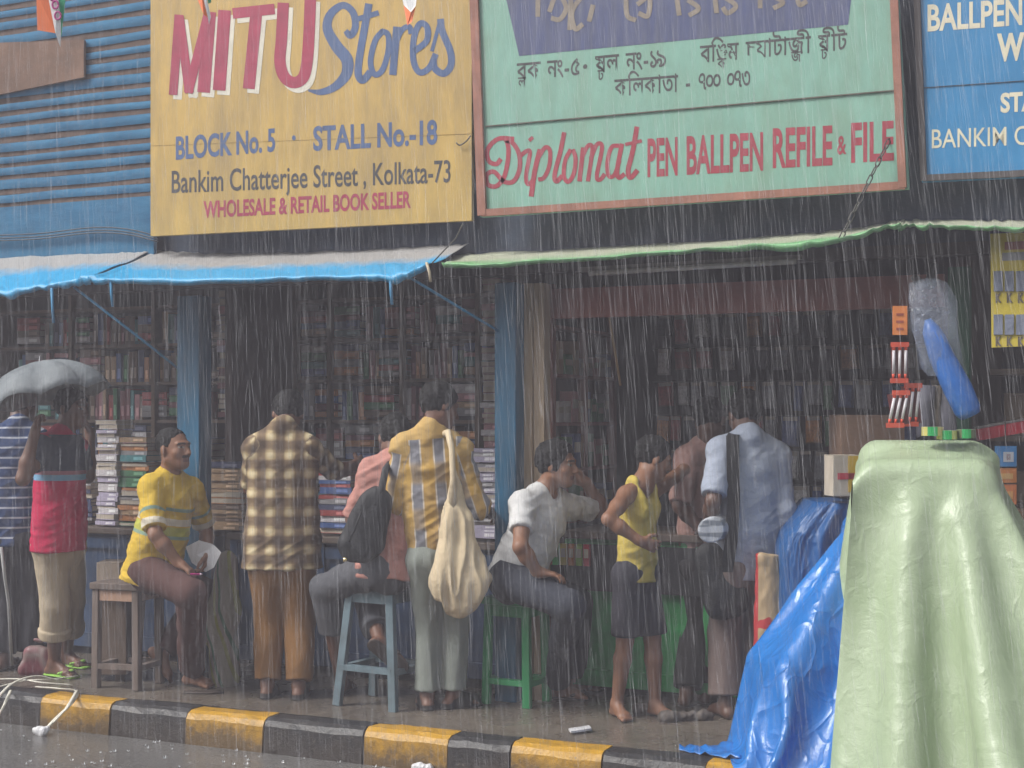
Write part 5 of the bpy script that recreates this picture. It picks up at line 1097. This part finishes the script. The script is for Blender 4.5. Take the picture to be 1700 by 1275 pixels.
blob('tarpaulin_knot', knotb, gm, 'bunched knot tying the pale green tarpaulin on its right side', 'knot', .006, .008, 26, None, 4, .006)
# ------------------------------------------------------------------ goods on the right
R0 = Matrix.Rotation(math.radians(6), 3, 'Z')
def cbox(u0, u1, v0, v1, zc, dep, **kw):
    c = P((u0 + u1) / 2, (v0 + v1) / 2, zc); s = zc / FPX; return carton(c=c + Vector((0, dep / 2, 0)), size=((u1 - u0) * s, dep, (v1 - v0) * s), R=Matrix.Rotation(YAW + kw.pop('dy', 0), 3, 'Z'), **kw)
cbox(1376, 1482, 690, 826, 7.3, .28, name='cardboard_box', col=(.20, .125, .085), label='brown cardboard box on the shade-darkened blue tarpaulin', cat='box')
cbox(1370, 1418, 757, 824, 7.12, .12, name='carton', col=(.48, .42, .34), label='small cream and yellow carton with a red band', cat='box', dy=.15, band=[(.25, .05, .4, .9, (.55, .36, .03)), (-.02, .0, .62, .16, (.45, .03, .05))])
cbox(1668, 1790, 850, 935, 7.0, .25, name='cardboard_box', col=(.27, .18, .11), label='brown carton with green print at the right edge', cat='box', band=[(-.2, .1, .22, .3, (.06, .14, .08))])
cbox(1660, 1790, 940, 1120, 7.02, .3, name='cardboard_box', col=(.24, .15, .09), label='large brown carton low at the right edge behind the tarpaulin', cat='box')
cbox(1655, 1790, 1122, 1225, 7.03, .3, name='cardboard_box', col=(.2, .13, .08), label='bottom brown carton standing on the pavement at the right edge', cat='box')
for (v0, v1, c, lab, bd) in ((742, 775, (.05, .22, .5), 'blue and white hanging pack above the orange ones', [(.08, 0, .5, .5, (.55, .55, .6)), (.08, 0, .2, .3, (.45, .05, .08))]), (779, 802, (.55, .2, .05), 'upper orange hanging pack beside the green tarpaulin', [(0, 0, .6, .4, (.6, .35, .12))]), (806, 838, (.55, .17, .05), 'lower orange hanging pack beside the green tarpaulin', [(0, 0, .6, .4, (.6, .3, .1))])):
    cbox(1652, 1686, v0, v1, 6.9, .03, name='hanging_pack', col=c, label=lab, cat='packet', band=bd)
pole('hanging_wire', [P(1669, 690, 6.915), P(1669, 840, 6.915)], .003, wire, 'thin wire carrying the blue and orange packs', 'wire')
mb = MB(); a, b_ = P(1622, 722, 7.05), P(1800, 690, 7.0); mb.bar(a, b_, .06, .055); mb.bar(a + Uv * .034 + Fv * .03, b_ + Uv * .034 + Fv * .03, .10, .008, mi=1)
tag(mb.build('red_ledge', [M('red_plastic', (.42, .015, .03), .4), M('grey_ledge', (.2, .19, .18), .6)]), 'red edged ledge sticking in from the right', 'ledge')
for (u, v, r, lab, c) in ((1548, 716, .048, 'yellow and green tape roll lying left on the green tarpaulin', (.45, .40, .12)), (1572, 722, .045, 'yellow and green tape roll at the front of the green tarpaulin top', (.40, .42, .10)), (1604, 720, .043, 'dark and yellow tape roll lying right on the green tarpaulin', (.10, .12, .06))):
    p = P(u, v, 6.48); n_ = 20; mb = MB(); prof = [(r * .55, -.02), (r, -.02), (r, .02), (r * .55, .02), (r * .55, -.02)]
    rows = [[p + Vector((math.cos(t) * q, math.sin(t) * q, z)) for t in [2 * math.pi * j / n_ for j in range(n_)]] for q, z in prof]
    mb.grid(rows, 0, closed=True, smooth=False)
    for j in range(len(mb.m)):
        if n_ <= j < 2 * n_ and (j % n_) % 7 < 3: mb.m[j] = 1
        if 2 * n_ <= j < 3 * n_: mb.m[j] = 2
    tag(mb.build('tape_roll', [M('tape_%02x' % int(c[0] * 99), c, .35), M('tape_green', (.02, .28, .08), .35), M('tape_side', (.5, .55, .5), .4)]), lab, 'tape roll')
# hanging pens
def penstrip(us, v0, v1, lean, zc, label, head=None):
    o = thing('pen_strip', P(us, v0, zc), label, 'pen pack'); s = zc / FPX
    if head:
        mb = MB(); mb.box(P(us + 10, (head[0] + head[1]) / 2, zc), (24 * s, .006, (head[1] - head[0]) * s), Matrix.Rotation(YAW, 3, 'Z'))
        for k in range(3): mb.box(P(us + 10, head[0] + 14 + k * 12, zc - .004), (12 * s, .002, 4 * s), Matrix.Rotation(YAW, 3, 'Z'), mi=1)
        mb.build('header_card', [M('header_orange', (.72, .24, .07), .5), M('header_print', (.35, .09, .06), .5)], o)
    mb = MB(); mb.box(P(us + 10 + lean * .5, (v0 + v1) / 2, zc + .006), (28 * s, .003, (v1 - v0) * s), Matrix.Rotation(YAW, 3, 'Z') @ Matrix.Rotation(math.atan2(-lean, v1 - v0) * -1, 3, 'Y')); mb.build('backing_card', M('pen_backing', (.10, .02, .02), .4), o)
    for k in range(3):
        mb = MB(); a, b2 = P(us + k * 10, v0 + 3, zc - .004), P(us + k * 10 + lean, v1 - 3, zc - .004); mb.tube([a, a.lerp(b2, .12)], .0075, 8, 1); mb.tube([a.lerp(b2, .12), a.lerp(b2, .85)], .007, 8, 0); mb.tube([a.lerp(b2, .85), b2], [.0075, .004], 8, 1); mb.build('pen', [M('pen_white', (.55, .52, .55), .3), M('pen_red', (.62, .07, .03), .35)], o)
    for t_ in (.0, 1.0):
        mb = MB(); mb.box(P(us + 10 + lean * t_, v0 + (v1 - v0) * t_, zc - .012), (30 * s, .004, 8 * s), Matrix.Rotation(YAW, 3, 'Z')); mb.build('clip_band', M('clip_red', (.6, .09, .05), .35), o)
    return o
penstrip(1484, 572, 632, -1, 6.72, 'upper pen strip with bright orange header card', head=(508, 556))
penstrip(1486, 652, 706, -10, 6.7, 'lower pen strip leaning left above the green tarpaulin')
penstrip(1506, 640, 704, -6, 6.76, 'darker pen strip hanging behind and right of the others')
pole('hanging_string', [P(1494, 385, 6.72), P(1494, 450, 6.72), P(1494, 640, 6.735), P(1500, 660, 6.73)], .002, wire, 'thin string from the awning carrying the pen strips', 'string')
# clear bag with a blue sheet roll
def clear():
    m, nt, b = newmat('clear_plastic'); b.inputs['Base Color'].default_value = (.42, .47, .58, 1); b.inputs['Roughness'].default_value = .15; b.inputs['Specular IOR Level'].default_value = .9
    f = noise(nt, 9, 5, .7); L(nt, ramp(nt, f, [(.36, .12), (.68, .5)]), b.inputs['Alpha']); bump(nt, b, noise(nt, 11, 4, .7), 1.0, .03); return m
zb = 6.72; PB = thing('plastic_bag', P(1550, 470, zb), 'clear plastic bag hanging from the awning with a blue roll in it', 'plastic bag')
rows = []
for (v, ul, ur, d) in ((462, 1534, 1556, .01), (470, 1512, 1574, .03), (500, 1510, 1588, .05), (540, 1514, 1590, .055), (580, 1522, 1592, .055), (610, 1530, 1598, .045), (624, 1540, 1586, .02)):
    c = P((ul + ur) / 2, v, zb); hw = (ur - ul) / 2 * zb / FPX; rows.append([c + Rv * math.cos(t) * hw * (1 + .1 * math.sin(5 * t + v)) + Fv * math.sin(t) * d * (1 + .3 * math.sin(3 * t + v * .1)) for t in [2 * math.pi * j / 28 for j in range(28)]])
mb = MB(); mb.grid(rows, closed=True); mb.build('bag_film', clear(), PB)
BR = M('blue_roll', (.03, .15, .50), .3, .2, 9, .3)
mb = MB(); mb.tube([P(1540, 530, zb), P(1546, 548, zb), P(1552, 562, zb), P(1562, 590, zb), P(1590, 645, zb), P(1606, 680, zb), P(1611, 690, zb)], [.015, .042, .050, .058, .066, .062, .048], 16); tag(mb.build('blue_roll', BR), 'blue plastic sheet roll sticking out of the hanging clear bag', 'roll')
pole('hanging_string', [P(1535, 378, zb), P(1540, 430, zb), P(1545, 466, zb)], .003, wire, 'string holding up the clear plastic bag', 'string')
def hookb(S):
    S.cone(P(1520, 462, 6.78), P(1528, 474, 6.78), .018, .022, .01); S.cone(P(1552, 440, 6.8), P(1545, 470, 6.8), .016, .028, .012)
blob('cord_knot', hookb, M('black_cord', (.02, .02, .022), .6), 'dark knotted cord above the clear plastic bag', 'cord', .006, .004, 30)
mb = MB(); s = 6.95 / FPX
for k, (u, w, c) in enumerate(((1538, 16, 0), (1556, 9, 1), (1575, 14, 0))): mb.tube([P(u, 640, 6.95), P(u - 3, 680, 6.95), P(u, 728, 6.9)], w * s, 10, c)
tag(mb.build('wrapped_rolls', [M('grey_film', (.11, .11, .14), .7, .4, 8), M('tan_film', (.15, .125, .10), .8, .3, 8)]), 'grey wrapped rolls standing behind the green tarpaulin', 'rolls')
# yellow blister sheet at the right edge
sh = thing('blister_sheet', onY(1690, 577, 6.95), 'yellow hanging sheet of small blistered goods at the right edge', 'display card'); pg = Plane((1646, 577), (1740, 573), 6.95, 6.95)
mb = MB(); mb.prism([pg.pt(*p) for p in ((1646, 577), (1742, 573), (1740, 385), (1644, 388))], pg.n, .006); mb.build('card', M('card_yellow', (.48, .38, .035), .5, .12), sh)
bgm, pdm = M('blister_grey', (.16, .18, .24), .2, .3, 14), M('print_dark', (.1, .08, .06), .6)
for r_, v in enumerate((450, 522)):
    for k in range(5):
        u = 1650 + k * 18.5; mb = MB(); mb.prism([pg.pt(*p, .012) for p in ((u, v + 34), (u + 15, v + 33.5), (u + 15, v), (u, v + .5))], pg.n, .012); bl = mb.build('blister', bgm, sh)
        mb = MB(); mb.prism([pg.pt(*p, .015) for p in ((u + 5, v + 30), (u + 10, v + 30), (u + 10, v + 4), (u + 5, v + 4))], pg.n, .003); mb.build('item', M('item_pale', (.4, .36, .34), .3), bl)
        mb = MB(); letter(mb, pg, 'K', (u + 3, v + 52), (u + 13, v + 51.5), 14, .05, .004); mb.build('print', pdm, sh)
mb = MB(); mb.prism([pg.pt(*p, .004) for p in ((1668, 402), (1742, 398), (1742, 412), (1668, 415))], pg.n, .003); mb.prism([pg.pt(*p, .004) for p in ((1664, 420), (1742, 416), (1742, 430), (1664, 433))], pg.n, .003, 1); mb.build('header', [M('hdr_red', (.3, .1, .08), .5), M('hdr_grey', (.24, .24, .26), .5)], sh)
# shop at the far right, behind
mb = MB(); 
for z in (.75, 1.1, 1.45, 1.8): mb.box((-.1, 8.1, z), (1.5, .3, .03))
tag(mb.build('wall_shelf', shelf_wood), 'dark wall shelves in the shop at the right edge', 'shelf')
k = 0
for z in (.765, 1.115, 1.465):
    for x in (-.72, -.55, -.38, -.2, 0, .2):
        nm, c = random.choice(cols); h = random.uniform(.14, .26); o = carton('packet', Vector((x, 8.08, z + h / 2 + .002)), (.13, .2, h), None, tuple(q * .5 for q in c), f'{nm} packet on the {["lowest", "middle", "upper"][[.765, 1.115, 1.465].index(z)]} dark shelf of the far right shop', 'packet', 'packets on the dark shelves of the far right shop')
# red and yellow sack by the blue tarpaulin
def sack(S): S.cone(P(1276, 926, 7.34), P(1278, 1100, 7.34), .065, .085, .03, flat=(np.array(Fv), .6), clip=[(np.array(P(1276, 920, 7.34)), np.array(Uv))]); S.cone(P(1264, 926, 7.32), P(1264, 930, 7.32), .018, .018, .03)
def sackm():
    m, nt, b = newmat('printed_sack'); geo = node(nt, 'ShaderNodeTexCoord'); sp = node(nt, 'ShaderNodeSeparateXYZ'); L(nt, geo.outputs['Object'], sp.inputs[0]); n = noise(nt, 5, 2, .4)
    k = math1(nt, 'MAXIMUM', math1(nt, 'LESS_THAN', sp.outputs[0], -.045), math1(nt, 'GREATER_THAN', n, .64)); L(nt, mixc(nt, k, (.40, .29, .17), (.4, .035, .04)), b.inputs['Base Color']); return m
blob('printed_sack', sack, sackm(), 'tan and red printed sack between the pale blue shirt and the tarpaulin', 'sack', .007, .006, 14)
# ------------------------------------------------------------------ clutter by the counters and on the pavement
def striped_sack():
    m, nt, b = newmat('striped_sack'); tc = node(nt, 'ShaderNodeTexCoord'); sp = node(nt, 'ShaderNodeSeparateXYZ'); L(nt, tc.outputs['Object'], sp.inputs[0]); s = frac(nt, math1(nt, 'ADD', sp.outputs[0], math1(nt, 'MULTIPLY', sp.outputs[2], .25)), .11, .3)
    L(nt, ramp(nt, s, [(0, (.24, .22, .18)), (.3, (.22, .22, .05)), (.45, (.24, .2, .17)), (.62, (.05, .13, .08)), (.75, (.26, .23, .2))], 'CONSTANT'), b.inputs['Base Color']); b.inputs['Roughness'].default_value = .8; bump(nt, b, noise(nt, 14, 4, .6), .5, .02); return m
def sk(S): S.cone(P(378, 930, 8.45), P(372, 1015, 8.4), .06, .085, .03, flat=(np.array(Fv), .6)); S.cone(P(372, 1015, 8.4), P(352, 1050, 8.4), .085, .06, .05, flat=(np.array(Fv), .6)); S.cone(P(372, 1015, 8.4), P(372, 1125, 8.4), .07, .09, .05, flat=(np.array(Fv), .6))
blob('striped_sack', sk, striped_sack(), 'green striped woven sack leaning behind the knees of the man in yellow', 'sack', .007, .008, 10, None, 6, .006)
def pinkb(S): S.cone(P(42, 1112, 8.78), P(84, 1110, 8.78), .05, .055, .04, flat=(np.array(Fv), .7)); S.cone(P(52, 1085, 8.78), P(74, 1088, 8.78), .05, .055, .06, flat=(np.array(Fv), .7)); S.cone(P(58, 1062, 8.78), P(70, 1064, 8.78), .012, .012, .03)
def pinkm():
    m, nt, b = newmat('pink_bag'); n = noise(nt, 5, 2, .4); L(nt, ramp(nt, n, [(.42, (.17, .03, .045)), (.5, (.2, .15, .14)), (.6, (.13, .025, .035))]), b.inputs['Base Color']); return m
blob('floor_bag', pinkb, pinkm(), 'crimson patterned bag on the pavement behind the rolled trousers', 'bag', .007, .006, 12)
cbox(148, 186, 935, 992, 8.5, .22, name='carton', col=(.33, .27, .22), label='pale carton with crimson edge behind the wooden stool', cat='box', band=[(0, -.4, .9, .14, (.3, .03, .05))])
cbox(140, 196, 994, 1120, 8.52, .25, name='cardboard_box', col=(.14, .10, .075), label='tall dark carton on the floor behind the wooden stool', cat='box')
# grey plastic strut at the far left
pole('walking_stick', [P(2, 908, 8.4), P(8, 960, 8.4), P(14, 1000, 8.45), P(20, 1105, 8.5)], .009, M('grey_plastic', (.3, .3, .3), .5), 'grey bent stick standing at the left edge', 'stick')
strapm = M('packing_strap', (.62, .60, .52), .5, .1)
def strap(pts, label):
    mb = MB(); mb.tube([onZ(u, v, z) for u, v, z in [tuple(q) for q in spline(pts, 6)]], .010, 6, flat=(Uv, .35)); tag(mb.build('packing_strap', strapm), label, 'strap', None)
strap([(-20, 1145, .02), (40, 1130, .03), (80, 1128, .03), (130, 1122, .015)], 'pale packing strap lying furthest back at the left edge')
strap([(-20, 1128, .04), (30, 1127, .05), (70, 1133, .04), (120, 1137, .015)], 'pale packing strap crossing the pile at the left edge')
strap([(-10, 1165, .015), (20, 1135, .05), (60, 1122, .06), (100, 1130, .02)], 'pale packing strap arched over the pile at the left edge')
strap([(60, 1140, .02), (100, 1143, .03), (128, 1148, .012), (118, 1168, .0), (90, 1195, -.10), (74, 1212, -.15)], 'pale packing strap looped over the yellow kerb')
strap([(128, 1146, .02), (110, 1176, .0), (84, 1204, -.14)], 'second strap hanging down the yellow kerb beside the loop')
strap([(18, 1146, .012), (8, 1168, -.02), (-6, 1196, -.14)], 'pale packing strap hanging down the black kerb at the left edge')
def lit(S): S.cone(onZ(60, 1213, -.15), onZ(72, 1214, -.15), .02, .025, .01); S.cone(onZ(72, 1214, -.14), onZ(80, 1210, -.13), .02, .014, .01)
blob('plastic_litter', lit, M('white_plastic', (.6, .6, .62), .35), 'crumpled white plastic in the gutter below the yellow kerb', 'litter', .005, .008, 40)
mb = MB(); mb.prism([onZ(u, v, .018) for u, v in ((944, 1209), (978, 1204), (982, 1209), (948, 1214))], (0, 0, 1), .01); tag(mb.build('polystyrene_scrap', M('white_plastic')), 'flat white scrap on the pavement in front of the boy', 'litter')
def lit2(S): S.cone(onZ(690, 1274, -.15), onZ(712, 1275, -.15), .02, .022, .01)
blob('plastic_litter', lit2, M('white_plastic'), 'white plastic scrap at the bottom edge of the road', 'litter', .005, .008, 40)
def rag(S): S.cone(onZ(1058, 1176, .03), onZ(1080, 1176, .03), .03, .035, .02); S.cone(onZ(1100, 1190, .02), onZ(1180, 1188, .02), .03, .022, .03)
blob('wet_rag', rag, M('rag', (.09, .075, .065), .7, .4, 9), 'dark wet rags on the pavement behind the boy', 'rag', .006, .012, 22)
# sandals lying by the stool of the white tee man are his; feet of the yellow shirt man: flip-flop
mb = MB(); g = onZ(335, 1149, .008); mb.tube([g - Rv * .10, g - Rv * .03, g + Rv * .05, g + Rv * .12], [.03, .036, .042, .03], 12, flat=(Uv, .25)); tag(mb.build('flip_flop', M('sandal_brown')), 'dark flip flop under the foot of the man in yellow', 'sandal')
# ------------------------------------------------------------------ paper flags on a string above
fo, fw_, fg, fm = M('flag_orange', (.75, .18, .06), .6, .1), M('flag_white', (.8, .8, .8), .6, .05), M('flag_green', (.03, .32, .16), .6, .1), M('flag_motif', (.45, .06, .25), .6, .1)
zf = 5.6
pole('bunting_string', [P(-60, -20, zf), P(85, -14, zf), P(340, -16, zf), P(680, -18, zf), P(900, -30, zf)], .002, wire, 'thin string of paper flags across the top', 'string')
def flag(polys, motif, label):
    o = thing('paper_flag', P(*polys[0][0][0], zf), label, 'flag')
    for px, m in polys: mb = MB(); mb.prism([P(u, v, zf + .012 * math.sin(u * .2)) for u, v in px], -Fv, .002); mb.build('stripe', m, o)
    if motif:
        mb = MB()
        for cu, cv, r in motif:
            mb.tube([P(cu + r * math.cos(t), cv + r * 1.3 * math.sin(t), zf - .008) for t in [2 * math.pi * j / 14 for j in range(15)]], .004, 5)
        mb.build('motif', fm, o)
flag([([(60, -14), (78, -14), (92, 55), (62, 50)], fo), ([(78, -14), (96, -14), (102, 40), (100, 78), (92, 55)], fw_), ([(96, -14), (110, -14), (105, 30), (102, 60), (100, 40)], fg)], [(92, 8, 5), (96, 26, 5), (88, -4, 4)], 'largest orange white and green paper flag at the top left')
flag([([(322, -16), (334, -16), (346, 30), (338, 24)], fo), ([(334, -16), (340, -16), (350, 28), (347, 40), (345, 28)], fw_), ([(340, -16), (352, -16), (350, 4), (346, 6)], fg)], [], 'narrow folded paper flag tip over the red lettering')
flag([([(664, -18), (694, -18), (690, 10), (682, 20), (670, 8)], fw_), ([(670, 9), (682, 21), (690, 11), (684, 36), (676, 42)], fo)], [], 'short paper flag tip over the blue script lettering')
# ------------------------------------------------------------------ falling rain
def rain():
    N0, N1 = 27000, 1800; N = N0 + N1; r = np.random.default_rng(5); near = np.arange(N) >= N0
    zc = np.where(near, 1.3 + 2.2 * r.random(N), 3.0 + 5.3 * r.random(N) ** .75); u = -140 + 1980 * r.random(N); v = -280 + 1700 * r.random(N)
    c = np.array(CAMP) + zc[:, None] * (np.array(Fv) + np.outer((u - 850) / FPX, np.array(Rv)) + np.outer((HZ - v) / FPX, np.array(Uv)))
    keep = (c[:, 1] < 6.62) & (c[:, 2] > -.1); c = c[keep]; N = len(c); u = u[keep]; near = near[keep]
    lean = .02 + .10 * np.clip((u - 300) / 1400, 0, 1) + .035 * r.standard_normal(N)
    d = -np.array(Uv) + np.outer(lean, np.array(Rv)) + np.outer(.05 * r.standard_normal(N), np.array(Fv)); d /= np.linalg.norm(d, axis=1)[:, None]
    ln = .05 + .22 * r.random(N) ** 1.8; rad = np.where(near, .0009 + .0008 * r.random(N), .0005 + .0009 * r.random(N) ** 2)
    al = np.where(near, .12 + .18 * r.random(N), .25 + .75 * r.random(N) ** 1.5)
    b1 = np.array(Rv) - d * (d @ np.array(Rv))[:, None]; b2 = np.cross(d, b1); V = np.zeros((N, 16, 3)); A = np.zeros((N, 16, 3))
    for i, (t, k, e) in enumerate(((-.5, .4, 0), (-.15, .9, 1), (.25, 1.0, 1), (.5, .5, 0))):
        for j in range(4):
            a = 2 * math.pi * j / 4 + .5; V[:, i * 4 + j] = c + d * (ln * t)[:, None] + (b1 * math.cos(a) + b2 * math.sin(a)) * (rad * k)[:, None]; A[:, i * 4 + j, 0] = al * e
    f = np.array([(i * 4 + j, i * 4 + (j + 1) % 4, i * 4 + 4 + (j + 1) % 4, i * 4 + 4 + j) for i in range(3) for j in range(4)])
    F = (f[None] + 16 * np.arange(N)[:, None, None]).reshape(-1, 4)
    m, nt, b = newmat('rain_water'); nt.nodes.remove(b); out = nt.nodes['Material Output']; tr = node(nt, 'ShaderNodeBsdfTransparent'); df = node(nt, 'ShaderNodeBsdfPrincipled'); df.inputs['Base Color'].default_value = (.86, .86, .9, 1); df.inputs['Roughness'].default_value = .4
    at = node(nt, 'ShaderNodeAttribute'); at.attribute_name = 'cloth'; sp = node(nt, 'ShaderNodeSeparateXYZ'); L(nt, at.outputs['Vector'], sp.inputs[0]); lw = node(nt, 'ShaderNodeLayerWeight')
    fac = math1(nt, 'MULTIPLY', math1(nt, 'MULTIPLY', sp.outputs[0], RAIN_A), math1(nt, 'SUBTRACT', 1.0, lw.outputs['Facing']))
    mx = node(nt, 'ShaderNodeMixShader'); L(nt, fac, mx.inputs[0]); L(nt, tr.outputs[0], mx.inputs[1]); L(nt, df.outputs[0], mx.inputs[2]); L(nt, mx.outputs[0], out.inputs[0])
    o = np_mesh('rain', V.reshape(-1, 3), F, m, None, None, A.reshape(-1, 3)); o['kind'] = 'stuff'
    return o
RAIN_A = .16
rain()
# splashes on the road
mb = MB(); r_ = random.Random(3)
for _ in range(120):
    u, v = r_.uniform(-40, 900), r_.uniform(1205, 1285); p = onZ(u, v, -.165)
    if p.y > 6.24: continue
    h = r_.uniform(.005, .014)
    for k in range(5): a = k * 1.256 + r_.random(); d = Vector((math.cos(a), math.sin(a), 0)); q = p + d * h * .6; mb.face([q - d.cross(Uv) * .003, q + d.cross(Uv) * .003, q + d * h * .5 + Uv * h * r_.uniform(.6, 1.3)])
struct(mb.build('splashes', M('splash_water', (.7, .72, .75), .2, .05, 6, 0)), 'stuff')

HAZE = .0135
if HAZE:
    mb = MB(); mb.box((0, 0, 3.1), (60, 60, 9.6)); m, nt, b = newmat('rain_haze'); nt.nodes.remove(b); pv = node(nt, 'ShaderNodeVolumePrincipled'); pv.inputs['Color'].default_value = (.86, .83, .93, 1); pv.inputs['Density'].default_value = HAZE
    L(nt, pv.outputs[0], nt.nodes['Material Output'].inputs['Volume']); struct(mb.build('haze', m), 'stuff')
